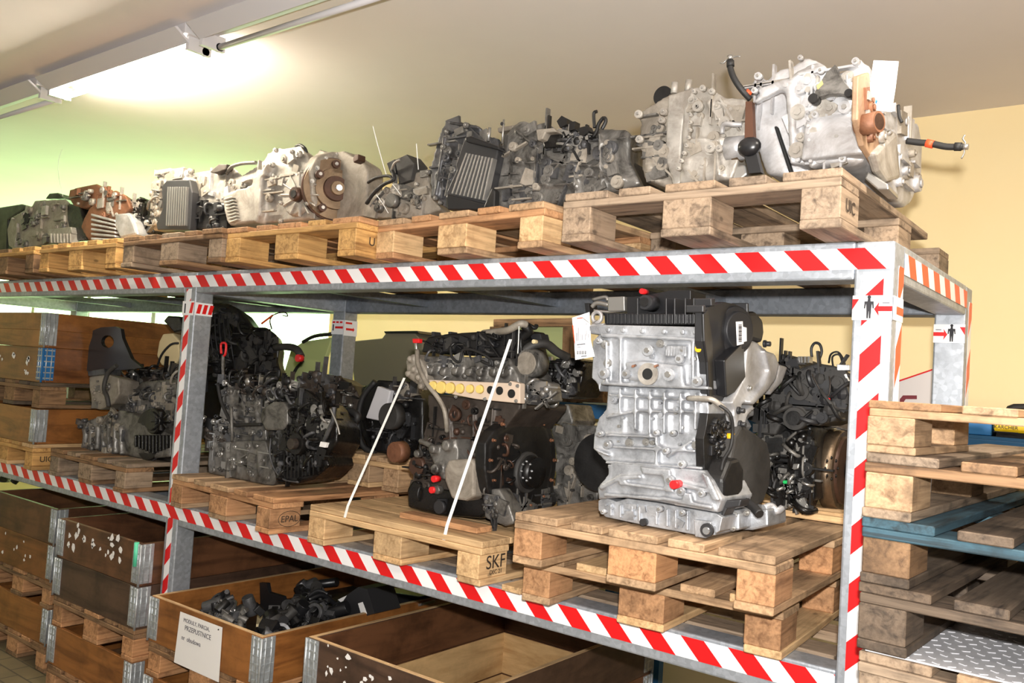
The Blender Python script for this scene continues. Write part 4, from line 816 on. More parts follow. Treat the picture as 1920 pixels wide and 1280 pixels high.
E.greeble('block_details', ['alu_dusty', 'alu_grime_shade', 'block_grey', 'alu_dark'], [(430, 690), (560, 540), (780, 520), (800, 760), (560, 760)], .195, 80, 42, 'y', 1.1)
E.fr('cylinder_block', 'oily_black', [(500, 450), (800, 430), (820, 620), (700, 560), (560, 560), (440, 640), (420, 560)], .28, .7, .01, .009)
E.greeble('block_details', ['soot_black', 'alu_dark', 'iron_brown', 'steel', 'oily_black'], [(480, 440), (800, 430), (800, 560), (560, 560), (450, 560)], .27, 80, 43, 'y', 1.1)
E.disc('cover_disc', 'soot_black', (620, 860), 165, 'y', .02, .14, 40, 158); E.disc('cover_disc', 'alu_dark', (620, 860), 168, 'y', .012, .14, 40, None, .95)
for k in range(10): x = 510+k*22; E.fr('cover_disc', 'oily_black', [(x, 860), (x+8, 860), (x+8, 980-abs(k-5)*9), (x, 980-abs(k-5)*9)], .105, .13)
E.disc('pulley', 'oily_black', (672, 772), 85, 'y', .04, .12, 30, 80); E.disc('pulley', 'soot_black', (672, 772), 60, 'y', .05, .12, 28)
for a in range(8): t = a/8*6.283; E.fr('pulley', 'black_satin', [(672+20*math.cos(t), 772+20*math.sin(t)), (672+60*math.cos(t-.12), 772+60*math.sin(t-.12)), (672+60*math.cos(t+.12), 772+60*math.sin(t+.12))], .062, .075)
E.fr('starter_housing', 'alu_dusty', [(225, 490), (330, 470), (410, 500), (415, 600), (380, 660), (300, 700), (240, 690), (235, 610), (225, 560)], .1, .25, .012, .008)
E.greeble('starter_details', ['alu_dusty', 'alu_grime_shade'], [(235, 500), (400, 510), (390, 640), (250, 680)], .098, 14, 44, 'y', .9, 'bop')
E.fr('clamp', 'alu_dark', [(215, 455), (320, 440), (325, 480), (220, 490)], .09, .2)
E.tube('hose', 'dusty_plastic', [(400, 420, .08), (345, 470, .07), (320, 560, .06), (340, 620, .06), (350, 680, .07)], 14)
b = E.mb('top_bracket', 'black_plastic')
cx, cyv, rr = 342, 270, 40; outer = [(210, 455), (225, 300), (245, 240), (250, 200), (300, 180), (390, 175), (425, 190), (435, 250), (470, 330), (500, 400), (560, 435), (440, 450)]
hole = [(cx+rr*math.cos(2*math.pi*i/20), cyv+rr*math.sin(2*math.pi*i/20)) for i in range(20)]
import bisect
def ang(p): return math.atan2(p[1]-cyv, p[0]-cx) % (2*math.pi)
ho = sorted(hole, key=ang)
def outp(a):
    d = (math.cos(a), math.sin(a)); best = None
    for i in range(len(outer)):
        (xa, ya), (xb, yb) = outer[i], outer[(i+1) % len(outer)]; ex, ey = xb-xa, yb-ya; den = d[0]*ey-d[1]*ex
        if abs(den) < 1e-9: continue
        t = ((xa-cx)*ey-(ya-cyv)*ex)/den; u = ((xa-cx)*d[1]-(ya-cyv)*d[0])/den
        if t > 0 and -1e-6 <= u <= 1+1e-6: best = max(best or 0, t)
    return (cx+d[0]*best, cyv+d[1]*best)
angs = sorted(set([ang(p) for p in ho]+[ang(p) for p in outer])); n_ = len(angs); P0 = .18; vs = []
for a in angs: vs.append(E.P((cx+rr*math.cos(a), cyv+rr*math.sin(a)), P0)); vs.append(E.P(outp(a), P0))
for a in angs: vs.append(vs[2*len([x for x in angs if x < a])]+V((0, .02, 0))); vs.append(vs[2*len([x for x in angs if x < a])+1]+V((0, .02, 0)))
fs = []
for i in range(n_):
    j = (i+1) % n_; a_, b_, c_, d_ = 2*i, 2*i+1, 2*j+1, 2*j; o_ = 2*n_
    fs += [(a_, b_, c_, d_), (a_+o_, d_+o_, c_+o_, b_+o_), (a_, d_, d_+o_, a_+o_), (b_, b_+o_, c_+o_, c_)]
b.add(vs, fs)
E.fr('cream_housing', 'cream', [(665, 270), (690, 220), (750, 215), (790, 260), (800, 380), (760, 420), (680, 420), (650, 360)], .35, .5, .02); E.fr('cream_housing', 'oily_black', [(690, 140), (720, 105), (800, 110), (830, 200), (760, 215), (720, 170)], .3, .5, .01)
E.tube('cables', 'black_rubber', [(650, 460, .3), (680, 360, .28), (740, 290, .28), (790, 280, .3)], 7)
E.fr('oil_pan', 'oily_black', [(400, 960), (640, 1000), (740, 1000), (740, 1030), (480, 1030), (300, 1000)], .16, .5)
E.done()

# --- black engine with flywheel right of the silver one
c5 = crop(1380, 640, 3.764)
E = Mach('car_engine', 'black engine with a brown steel flywheel beside the right post', 'engine', (-.35, .75, ZS+2*PH), c5, None, 0.3, 0.85)
E.fr('cylinder_block', 'soot_black', [(130, 640), (330, 560), (560, 590), (560, 1130), (380, 1100), (240, 1080), (150, 1050)], .52, .9, .012, .008)
E.fr('cylinder_block', 'block_grey', [(150, 640), (250, 660), (300, 640), (440, 600), (540, 600), (500, 760), (480, 860), (260, 860), (180, 900), (150, 760)], .50, .6, .01, .008)
E.greeble('block_details', ['soot_black', 'block_grey', 'oily_black'], [(160, 660), (520, 610), (520, 1080), (200, 1060)], .496, 80, 51, 'y', 1.0)
E.fr('valve_cover', 'dusty_plastic', [(130, 640), (140, 460), (250, 380), (350, 300), (420, 200), (560, 150), (700, 170), (800, 260), (780, 420), (700, 560), (560, 600), (520, 560), (440, 560), (330, 560), (280, 660), (180, 660)], .46, .8, .012, .008)
E.greeble('cover_details', ['dusty_plastic', 'soot_black', 'black_satin'], [(150, 470), (420, 230), (700, 200), (770, 400), (600, 560), (300, 560), (160, 620)], .452, 150, 52, 'y', 1.1)
E.fr('valve_cover', 'soot_black', [(290, 80), (370, 90), (420, 150), (430, 240), (380, 300), (300, 330), (260, 280), (330, 200)], .5, .8, .01)
E.greeble('cover_details', ['soot_black', 'black_satin', 'dusty_plastic'], [(300, 90), (420, 160), (400, 260), (300, 300)], .495, 26, 53, 'y', 1.0)
E.tube('lifting_loop', 'black_satin', [(590, 120, .55), (605, 70, .55), (590, 20, .55), (555, 12, .55), (532, 50, .55), (535, 110, .55)], 10, 8)
E.tube('cables', 'black_rubber', [(655, 150, .5), (670, 90, .48), (720, 75, .48), (760, 130, .5), (770, 180, .5)], 7); E.tube('cables', 'black_rubber', [(690, 200, .48), (680, 110, .46), (730, 95, .46), (755, 170, .48)], 7)
E.tube('cables', 'iron_brown', [(530, 215, .44), (560, 280, .43), (600, 350, .43), (650, 385, .43), (665, 300, .43), (650, 220, .45)], 5)
for x in (435, 455, 480, 505): E.fr('cover_details', 'steel', [(x, 105), (x+14, 105), (x+14, 150), (x, 150)], .5, .53)
E.fr('connector', 'chrome', [(710, 160), (800, 165), (800, 205), (712, 205)], .44, .5, .004); E.tube('connector', 'strap_white', [(770, 230, .44), (795, 280, .45), (820, 300, .47)], 10)
E.disc('red_cap', 'red_plastic', (778, 362), 36, 'y', .03, .5, 20); E.disc('red_plug', 'red_plastic', (663, 412), 14, 'y', .02, .44, 12)
E.disc('mount_boss', 'dusty_plastic', (440, 545), 84, 'y', .04, .46, 30, 78); E.disc('mount_boss', 'soot_black', (440, 540), 50, 'y', .05, .46, 24)
E.disc('mount_boss', 'dusty_plastic', (470, 355), 62, 'y', .03, .46, 24)
E.bolts('bolts', 'steel', [(466, 693), (420, 885)], .49, 13, .02); E.fr('lifting_lug', 'steel', [(398, 862), (448, 862), (440, 900), (400, 908)], .47, .48)
E.fr('green_plug', 'green_plastic', [(326, 980), (370, 980), (370, 1004), (328, 1006)], .46, .49, .004)
XF = -.30
E.sd('bell_housing', 'oily_black', [(540, 640), (600, 600), (700, 590), (800, 620), (560, 1180), (500, 1150), (480, 1000), (500, 760)], XF-.06, XF-.12, .006)
E.disc('flywheel', 'flywheel_steel', (665, 900), 285, 'x', .045, XF-.06, 64, 275); E.disc('flywheel', 'chrome', (665, 900), 290, 'x', .018, XF-.07, 64); E.disc('flywheel', 'rust_dark', (668, 898), 235, 'x', .056, XF-.06, 56); E.disc('flywheel', 'oily_black', (680, 890), 112, 'x', .06, XF-.06, 40)
for a in range(8): t = a/8*6.283; E.boltsx('flywheel', 'oily_black', [(672+45*math.cos(t), 895+75*math.sin(t))], XF-.004, 9, .004)
E.tube('oil_line', 'oily_black', [(380, 1080, .5), (430, 1160, .46), (500, 1200, .46), (560, 1190, .5)], 24); E.greeble('fittings', ['oily_black', 'steel', 'soot_black'], [(250, 960), (520, 960), (540, 1180), (420, 1180), (260, 1070)], .48, 50, 55, 'y', .9)
E.fr('oil_pan', 'alu_dark', [(240, 1085), (380, 1090), (400, 1160), (300, 1175), (240, 1150)], .5, .8)
E.done()

# --- things on the shelf behind
cb = crop(700, 570, 2.909)
E = Mach('gearbox', 'grey gearbox standing between the strapped engine and the silver engine', 'gearbox', (-1.3, .8, ZS+PH), cb, None, 0.25, 0.85)
E.fr('gear_housing', 'alu_grime_shade', [(960, 660), (1100, 655), (1225, 660), (1225, 1100), (1000, 1120), (985, 1000), (1000, 860), (980, 740)], .62, .95, .012, .008)
E.greeble('housing_details', ['alu_grime_shade', 'alu_dusty', 'alu_grime_shade'], [(980, 680), (1220, 680), (1210, 1080), (1000, 1080)], .615, 35, 61, 'y', 1.1, 'bpproroo')
E.fr('fork', 'soot_black', [(1100, 880), (1215, 780), (1222, 800), (1130, 910)], .59, .62); E.disc('rim', 'soot_black', (1250, 860), 160, 'y', .03, .5, 36, 155)
E.fr('gear_housing', 'soot_black', [(985, 560), (1060, 540), (1090, 640), (1080, 670), (975, 650)], .7, .9)
E.done()
E = Mach('gearbox', 'black gearbox with a silver side panel on the small rear pallet', 'gearbox', (-2.3, .65, ZS+2*PH), c3, None, 0.2, 0.8)
E.fr('gear_housing', 'soot_black', [(920, 480), (1010, 440), (1200, 450), (1260, 560), (1260, 880), (1150, 890), (960, 830), (905, 700)], .58, .95, .014, .009)
E.greeble('housing_details', ['soot_black', 'black_satin', 'oily_black', 'alu_dark'], [(940, 640), (1200, 560), (1220, 840), (980, 810)], .57, 70, 62, 'y', 1.1)
E.disc('round_cover', 'dusty_plastic', (1110, 640), 76, 'y', .05, .53, 28, 70); E.tube('rim', 'black_rubber', [(1000, 450, .56), (930, 540, .54), (905, 680, .54), (930, 800, .54), (1000, 860, .56)], 16)
E.fr('side_panel', 'lamp_white', [(1010, 475), (1082, 500), (1045, 670), (945, 650)], .52, .55, .006)
E.greeble('housing_details', ['alu_dusty', 'alu_dark', 'iron_brown'], [(1080, 460), (1220, 470), (1240, 560), (1090, 540)], .56, 30, 63, 'y', 1.0)
E.done()
E = Mach('gearbox', 'grey and brown housing behind the oily engine, left of the rear pallet', 'gearbox', (-2.7, .85, ZS+PH), c3, None, 0.15, 0.8)
E.fr('gear_housing', 'iron_brown', [(620, 470), (700, 420), (790, 420), (880, 470), (920, 560), (900, 640), (620, 600)], .6, .9, .012, .009)
E.fr('gear_housing', 'alu_dusty', [(780, 540), (880, 530), (905, 620), (905, 830), (760, 820), (760, 700)], .62, .9, .012, .009)
E.greeble('housing_details', ['iron_brown', 'soot_black', 'steel'], [(630, 470), (790, 430), (880, 500), (880, 600), (640, 580)], .595, 50, 64, 'y', 1.1)
E.done()
def panel(name, pts, y, t, mat, label, cat):
    b = MB(); b.m(mat).prism([PY(*p, y) for p in pts], (0, t, 0)); b.v = [(v[0], v[1], max(v[2], 1.6465) if name == 'bumper' else (v[2] if v[2] > 1.45 else .001)) for v in b.v]; return tag(b.build(name, bev=.006), label, cat)
o = panel('green_bonnet_sheet', [(480, 900), (528, 712), (545, 655), (568, 640), (622, 632), (600, 700), (560, 900)], 1.25, .03, 'pale_green', 'pale green curved panel leaning behind the rack left of the rear post', 'panel')
b = MB(); b.m('black_rubber').tube([PY(568, 641, 1.24), PY(590, 630, 1.24), PY(622, 626, 1.24)], .012); b.m('black_rubber').tube([PY(545, 712, 1.24), PY(556, 690, 1.24), PY(568, 676, 1.24)], .01); b.build('seal', o)
o = panel('bumper', [(655, 640), (716, 634), (724, 623), (775, 622), (792, 640), (792, 735), (664, 729)], 1.35, .25, 'olive_plastic', 'dark olive plastic box leaning behind the rack right of the rear post', 'bumper')
b = MB(); b.m('black_plastic'); b.prism([PY(720, 621, 1.34), PY(782, 620, 1.34), PY(786, 625, 1.34), PY(722, 625, 1.34)], (0, .2, 0)); b.build('lid', o)
# blue workbench frame behind, with its load
bench = empty('blue_shelf_frame', 'blue painted shelf frame standing along the yellow wall', 'shelf', (-.6, 1.5, 0))
zb = 1.645
for x in (-3.3, -1.62, .3, 1.9):
    for y in (1.42, 1.93): b = MB(); b.m('blue_paint').bx(x, x+.05, y, y+.05, 0, zb-.07); b.build('leg', bench)
for y in (1.40, 1.93): b = MB(); b.m('blue_paint').bx(-3.35, 2.0, y, y+.05, zb-.07, zb-.012); b.build('beam', bench, bev=.003)
b = MB(); b.m('blue_paint').bx(-3.35, 2.0, 1.40, 1.98, zb-.012, zb); b.build('shelf_board', bench)
def bbox(name, x0, x1, y0, y1, z0, z1, mat, label, cat, bev=.004): b = MB(); b.m(mat).bx(x0, x1, y0, y1, z0, z1); return tag(b.build(name, bev=bev), label, cat)
P = PY(1817, 790, 1.45); P2 = PY(1860, 790, 1.45)
bbox('storage_case', P.x-.02, P2.x-.0, 1.45, 1.8, zb+.001, zb+.075, 'box_blue', 'small blue case on the blue shelf next to the yellow case', 'case')
P = PY(1862, 800, 1.42); P2 = PY(1980, 800, 1.42)
yb = bbox('tool_case', P.x, P2.x+.05, 1.42, 1.8, zb+.018, zb+.085, 'box_yellow', 'yellow case with black handle on the blue shelf at the right edge', 'case', .012)
b = MB(); b.m('black_plastic').bx(P.x+.01, P2.x+.04, 1.43, 1.79, zb+.001, zb+.02); b.m('black_rubber').tube([(P.x+.03, 1.55, zb+.08), (P.x+.05, 1.55, zb+.115), (P2.x, 1.55, zb+.115)], .014); b.build('handle', yb)
tpos = PY(1886, 803, 1.4185); text('KÄRCHER', 'lettering', .03, 'ink', yb, tpos+V((0, 0, .004)), (1, 0, 0), (0, 0, 1), .078)
b = MB(); b.m('ink').bx(tpos.x-.04, tpos.x+.04, 1.4175, 1.419, tpos.z-.016, tpos.z-.012); b.build('lettering', yb)
# white red-lined board against the wall
b = MB(); yq = 1.36; Q = lambda x, y, o=0: PY(x, y, yq-o)
b.m('white_paint').prism([Q(1560, 780), Q(1560, 757), Q(1688, 711), Q(1752, 692), Q(1752, 840), Q(1560, 860)], (0, .02, 0)); b.m('tape_red').prism([Q(1560, 755, .001), Q(1752, 690, .001), Q(1752, 693, .001), Q(1560, 758, .001)], (0, .003, 0))
wb = tag(b.build('machine_panel'), 'white panel with slanting red top edge standing behind the right rear post', 'panel')
b = MB(); b.m('maroon'); b.prism([Q(1687, 775, .002), Q(1687, 748, .002), Q(1693, 741, .002), Q(1719, 741, .002), Q(1719, 748, .002), Q(1698, 748, .002), Q(1695, 752, .002), Q(1695, 775, .002)], (0, .002, 0)); b.prism([Q(1560, 768, .002), Q(1577, 764, .002), Q(1577, 778, .002), Q(1560, 774, .002)], (0, .002, 0)); b.build('red_lettering', wb)
# wooden crate frame at the back
fr_ = empty('wooden_crate', 'tall wooden crate frame behind the strapped engine against the wall', 'crate', (-2.2, 1.45, zb))
def qd(name, pts, y, t, mat): b = MB(); b.m(mat).prism([PY(*p, y) for p in pts], (0, t, 0)); b.v = [(v[0], v[1], max(v[2], zb+.001)) for v in b.v]; b.build(name, fr_, bev=.003)
qd('top_rail', [(925, 598), (1085, 596), (1085, 612), (925, 612)], 1.45, .06, 'wood_old_0'); qd('post', [(1055, 612), (1085, 612), (1080, 770), (1050, 770)], 1.45, .06, 'wood_old_2'); qd('post', [(918, 612), (940, 612), (936, 770), (914, 770)], 1.45, .06, 'wood_old_2')
qd('back_panel', [(940, 612), (1055, 612), (1050, 770), (936, 770)], 1.49, .01, 'pale_green'); qd('bottom_rail', [(1050, 720), (1130, 722), (1130, 755), (1050, 755)], 1.45, .06, 'wood_old_0')

# ------------------------------------------------------------------ gearboxes on the rack top
g1 = crop(1380, 80, 2.909)
E = Mach('gearbox', 'large bright silver gearbox at the right end of the rack top with a white tag', 'gearbox', (-.35, .1, ZT1), g1, None, 0.34, 0.88)
E.fr('bell_housing', 'alu_bright', [(85, 320), (70, 240), (95, 195), (130, 172), (160, 215), (205, 160), (240, 140), (300, 130), (330, 110), (360, 75), (420, 85), (480, 115), (485, 300), (440, 690), (300, 745), (255, 640), (205, 460), (130, 420)], .03, .45, .012, .009)
E.fr('bell_housing', 'alu_warm', [(90, 330), (130, 420), (205, 455), (250, 640), (300, 735), (160, 715), (90, 500)], .02, .3, .01)
E.fr('main_case', 'alu_bright', [(265, 200), (320, 160), (430, 100), (480, 115), (520, 180), (600, 150), (640, 130), (640, 90), (675, 75), (690, 110), (730, 120), (735, 380), (700, 640), (640, 665), (440, 680), (320, 660), (275, 380)], -.03, .42, .012, .009)
for q in ([(265, 200), (320, 190), (318, 660), (290, 660)], [(320, 160), (480, 120), (482, 135), (322, 178)], [(85, 310), (270, 220), (275, 238), (90, 332)], [(105, 250), (260, 190), (262, 202), (108, 262)], [(390, 470), (560, 440), (562, 452), (392, 482)], [(370, 370), (392, 370), (420, 680), (396, 680)], [(590, 160), (612, 160), (640, 600), (618, 600)]):
    E.fr('main_case', 'alu_bright', q, -.05, -.02)
for q in ([(205, 455), (222, 452), (320, 742), (300, 748)],): E.fr('flange_gap', 'hole', q, .012, .03)
E.fr('main_case', 'alu_warm', [(395, 480), (560, 450), (600, 600), (640, 640), (480, 672), (420, 640)], -.045, .1, .012, .009)
for k in range(9): E.disc('case_bosses', 'alu_bright', (398+k*2.5, 350+k*38), 9, 'y', .02, -.04, 10)
for p, r_ in (((460, 250), 26), ((520, 300), 22), ((600, 360), 34), ((560, 520), 24), ((440, 400), 18), ((660, 110), 20), ((130, 190), 20), ((110, 268), 16), ((590, 640), 20), ((360, 90), 14), ((700, 420), 20), ((470, 160), 18)): E.disc('case_bosses', 'alu_bright', p, r_, 'y', .016, -.04, 16); E.disc('case_bosses', 'steel', p, r_*.45, 'y', .021, -.04, 6)
E.greeble('case_details', ['alu_bright', 'alu_warm'], [(280, 220), (470, 130), (700, 160), (700, 600), (440, 660), (310, 640)], -.035, 40, 71, 'y', 1.0, 'bpproroo')
E.greeble('case_details', ['alu_bright', 'alu_warm'], [(100, 240), (260, 180), (260, 400), (120, 400)], .025, 8, 72, 'y', 1.0, 'brr')
E.fr('bracket', 'alu_grime_shade', [(430, 270), (490, 165), (540, 120), (560, 175), (610, 240), (620, 285), (560, 275), (500, 280), (440, 300)], -.085, -.06, .004); E.fr('bracket', 'foam_yellow', [(440, 235), (468, 205), (475, 225), (445, 255)], -.0865, -.085, 0)
E.disc('rubber_mount', 'soot_black', (440, 320), 26, 'y', .03, -.07, 18); E.disc('rubber_mount', 'soot_black', (632, 292), 22, 'y', .03, -.07, 18)
XR = E.P((735, 380), -.03).x
E.sd('side_flange', 'flange_metal', [(670, 180), (730, 160), (740, 330), (800, 400), (810, 540), (840, 640), (815, 720), (780, 690), (700, 560), (665, 420)], XR+.012, XR-.004, .004)
E.greeble('flange_details', ['rust', 'alu_warm', 'alu_warm'], [(690, 200), (735, 330), (790, 430), (810, 680), (720, 560)], XR+.013, 15, 73, 'x', .9, 'bpproroo')
E.tilt = .3; E.disc('output_sleeve', 'rust', (668, 455), 58, 'x', .055, XR+.0, 30, 56); E.disc('output_sleeve', 'rust_dark', (668, 455), 44, 'x', .0557, XR+.0, 28); E.tilt = 0
E.sd('rear_case', 'alu_bright', [(740, 300), (860, 330), (900, 420), (1000, 440), (1020, 560), (1015, 740), (970, 850), (930, 900), (880, 860), (840, 750), (780, 700), (700, 600), (720, 400)], XR, XR-.16, .012, .009)
E.disc('rear_case', 'alu_dusty', (900, 650), 240, 'x', .02, XR-.02, 44, 232)
E.greeble('rear_details', ['alu_bright', 'alu_dusty'], [(760, 340), (860, 360), (1000, 480), (1000, 740), (930, 860), (840, 740), (740, 600)], XR+.002, 24, 74, 'x', 1.1, 'bpproroo')
E.sd('shaft_cover', 'alu_warm', [(760, 600), (880, 480), (900, 740), (830, 760), (790, 700)], XR+.025, XR, .01)
E.fr('foot', 'steel', [(720, 700), (830, 770), (835, 800), (770, 800), (700, 740)], .0, .12); E.disc('bush', 'steel', (838, 492), 16, 'y', .01, .0, 14, None, .6)
E.tube('breather_hose', 'black_rubber', [(885, 340, .1), (890, 400, .1), (905, 435, .1)], 9)
G1 = E.done()
# hoses with clips
def hose(pts, r, label, clip, cc):
    b = MB(); b.m('black_rubber').tube([PY(*p) for p in pts], r); o = b.build('hose'); tag(o, label, 'hose'); b = MB(); a = PY(*clip[0]); c_ = PY(*clip[1]); b.m(cc).cyl(a, c_, r*1.25, seg=12); b.build('clip_band', o)
    b = MB(); b.m('steel'); e = PY(*pts[-1]); e0 = PY(*pts[-2]); d = (e-e0).normalized(); b.cyl(e, e+d*.012, r*.9, seg=10)
    for k in (-1, 1): s_ = d.cross(V((0, 1, 0))).normalized(); b.tube([e, e+s_*k*.01+d*.004, e+s_*k*.02-d*.004*k, e+s_*k*.03], .0022, 5, 2)
    b.m('black_rubber').cyl(e-d*.02, e-d*.004, r*1.3, seg=10); b.build('hose_clamp', o)
hose([(1407, 186, -.02), (1392, 170, -.04), (1378, 150, -.05), (1370, 130, -.05), (1369, 112, -.05)], .0085, 'short black hose rising from between the two silver gearboxes', ((1405, 179, -.02), (1397, 172, -.03)), 'orange_plastic')
hose([(1700, 264, .12), (1722, 267, .12), (1745, 269, .12), (1775, 275, .12), (1806, 275, .12)], .0085, 'short black hose sticking out to the right of the large silver gearbox', ((1737, 268, .12), (1750, 271, .12)), 'orange_plastic')
b = MB(); y_ = -.06; b.m('tag_white').prism([PY(1638, 113, y_), PY(1685, 115, y_), PY(1679, 165, y_), PY(1672, 210, y_), PY(1626, 205, y_), PY(1631, 160, y_)], (0, .001, 0)); b.m('box_blue').prism([PY(1640, 191, y_-.001), PY(1646, 188, y_-.001), PY(1643, 195, y_-.001)], (0, .0005, 0)); b.m('mint_clip').prism([PY(1632, 195, y_-.001), PY(1638, 184, y_-.001), PY(1645, 188, y_-.001), PY(1639, 193, y_-.001)], (0, .0005, 0))
tag(b.build('paper_tag'), 'white label tag standing up from the large silver gearbox', 'tag')
b = MB(); b.m('brown_strap').prism([PY(1398, 190, -.03), PY(1410, 190, -.03), PY(1413, 262, -.03), PY(1396, 262, -.03)], (0, .02, 0)); b.m('black_plastic'); P = PY(1405, 275, -.03); b.ball(P, .034, 1, .6, .8); b.prism([PY(1393, 280, -.03), PY(1416, 278, -.03), PY(1427, 323, -.03), PY(1404, 325, -.03)], (0, .02, 0)); tag(b.build('rubber_cover'), 'black and brown rubber cover wedged between the two silver gearboxes', 'rubber cover')

g2 = crop(1060, 80, 3.2)
E = Mach('gearbox', 'silver gearbox with two upright pins, left of the large bright one', 'gearbox', (-.75, .15, ZT1), g2, None, 0.3, 0.85)
E.fr('bell_housing', 'alu_dusty', [(425, 430), (470, 400), (520, 370), (600, 320), (640, 300), (700, 320), (700, 860), (640, 880), (540, 850), (480, 835), (455, 740), (455, 640), (445, 570), (452, 480)], .06, .4, .01, .008)
E.fr('bell_housing', 'alu_dark', [(462, 640), (560, 600), (575, 850), (500, 835), (470, 780)], .045, .1, .01)
for k in range(5): E.fr('bell_housing', 'alu_dusty', [(470, 625+k*48), (540, 615+k*50), (545, 632+k*50), (472, 640+k*48)], .03, .06)
E.fr('flange_ring', 'alu_warm', [(620, 310), (700, 290), (760, 262), (780, 300), (720, 400), (700, 560), (690, 700), (730, 800), (650, 880), (600, 700), (605, 480)], .03, .1, .01, .007)
E.fr('main_case', 'alu_warm', [(700, 420), (760, 270), (850, 262), (900, 290), (960, 330), (1050, 330), (1110, 350), (1120, 470), (1080, 560), (1040, 700), (1000, 820), (850, 830), (680, 850), (700, 640)], .02, .42, .012, .008)
for q in ([(850, 330), (1080, 400), (1075, 412), (845, 350)], [(850, 350), (940, 470), (930, 480), (845, 372)], [(720, 572), (930, 572), (930, 585), (720, 585)], [(890, 600), (905, 600), (930, 800), (912, 805)], [(700, 690), (740, 690), (750, 760), (705, 770)]): E.fr('main_case', 'alu_warm', q, .005, .03)
E.fr('main_case', 'alu_warm', [(745, 590), (890, 590), (905, 800), (720, 810)], .01, .1, .012, .008)
for a in range(11): E.disc('case_bosses', 'alu_warm', (690+60*math.sin(a*.25)*1.2+(50 if a > 7 else 0), 760-a*46), 12, 'y', .016, .01, 12); E.disc('case_bosses', 'steel', (690+60*math.sin(a*.25)*1.2+(50 if a > 7 else 0), 760-a*46), 6, 'y', .021, .01, 6)
for p, r_ in (((805, 390), 32), ((890, 300), 18), ((835, 280), 18), ((600, 420), 22), ((590, 470), 20), ((450, 435), 24), ((455, 585), 22), ((880, 635), 32), ((935, 640), 22), ((980, 480), 18)): E.disc('case_bosses', 'alu_warm', p, r_, 'y', .016, .01, 16); E.disc('case_bosses', 'steel', p, r_*.4, 'y', .021, .01, 6)
E.mb('upright_pins', 'alu_warm').cyl(E.P((652, 305), .12), E.P((658, 240), .12), .011, seg=12); E.mb('upright_pins', 'alu_warm').cyl(E.P((733, 300), .12), E.P((742, 225), .12), .011, seg=12)
E.greeble('case_details', ['alu_warm', 'alu_dusty'], [(720, 330), (900, 300), (1090, 360), (1050, 540), (1000, 780), (720, 800)], .015, 36, 81, 'y', .9, 'bpproroo')
E.greeble('case_details', ['alu_dusty', 'alu_grime_shade'], [(470, 440), (600, 380), (600, 800), (490, 800)], .04, 23, 82, 'y', .9, 'bpproroo')
E.disc('output_sleeve', 'alu_bright', (975, 640), 74, 'x', .06, E.P((985, 640), .04).x, 30, 70); X0 = E.P((1010, 640), .03).x; E.disc('output_sleeve', 'flywheel_steel', (1015, 650), 72, 'x', .02, X0+.0, 28)
E.tube('sensor', 'alu_bright', [(940, 545, .0), (950, 490, -.01), (1010, 490, -.01), (1060, 490, .0)], 16); E.disc('round_back', 'soot_black', (600, 330), 60, 'y', .02, .16, 28)
E.fr('foot', 'steel', [(960, 740), (1080, 730), (1090, 790), (1030, 840), (980, 800)], .03, .12, .006)
E.done()

g3 = crop(660, 200, 3.31)
E = Mach('gearbox', 'dusty dark grey gearbox with black shift levers on top of the orange pallet', 'gearbox', (-1.2, .25, ZT1), g3, None, 0.25, 0.85)
E.fr('main_case', 'alu_grime_shade', [(905, 400), (920, 250), (950, 170), (1000, 110), (1050, 80), (1130, 110), (1200, 90), (1230, 130), (1440, 170), (1520, 130), (1700, 140), (1725, 160), (1720, 330), (1790, 480), (1680, 510), (1400, 580), (900, 640), (880, 560)], .06, .5, .012, .008)
for q in ([(1010, 130), (1160, 260), (1150, 270), (1000, 145)], [(960, 330), (1530, 360), (1530, 372), (960, 342)], [(1400, 420), (1680, 440), (1680, 450), (1400, 432)], [(1520, 160), (1535, 160), (1550, 500), (1535, 500)], [(1540, 220), (1700, 180), (1702, 190), (1542, 230)], [(1360, 340), (1372, 340), (1390, 570), (1378, 570)], [(1050, 480), (1370, 470), (1370, 482), (1050, 492)]): E.fr('main_case', 'alu_dusty', q, .04, .07)
E.greeble('case_details', ['alu_grime_shade', 'alu_grime_shade', 'alu_dusty', 'alu_dark'], [(930, 260), (1050, 120), (1500, 190), (1700, 180), (1720, 460), (1380, 560), (920, 600)], .055, 75, 83, 'y', 1.0, 'bpproroo')
E.fr('shift_plate', 'alu_dusty', [(1140, 140), (1250, 130), (1270, 155), (1200, 160), (1180, 200), (1150, 210)], .0, .04, .004); E.fr('shift_plate', 'oily_black', [(1180, 165), (1290, 150), (1300, 250), (1190, 255)], .03, .08)
E.fr('shift_levers', 'soot_black', [(1270, 90), (1300, 55), (1335, 75), (1330, 110), (1290, 130)], .03, .07, .004); E.fr('shift_levers', 'soot_black', [(1350, 95), (1385, 90), (1380, 140), (1345, 150)], .03, .06, .004); E.fr('shift_levers', 'soot_black', [(1408, 130), (1460, 118), (1470, 150), (1440, 180), (1410, 175)], .03, .06, .004)
E.tube('shift_levers', 'soot_black', [(1400, 200, .04), (1480, 195, .04), (1515, 160, .04), (1530, 110, .04), (1560, 70, .04), (1575, 90, .04), (1550, 140, .04)], 12); E.tube('shift_levers', 'soot_black', [(1505, 130, .03), (1500, 60, .03), (1505, 35, .03), (1520, 30, .03)], 11)
E.greeble('shift_levers', ['soot_black', 'alu_dark', 'steel'], [(1200, 150), (1380, 140), (1500, 200), (1400, 260), (1200, 260)], .045, 46, 84, 'y', .8)
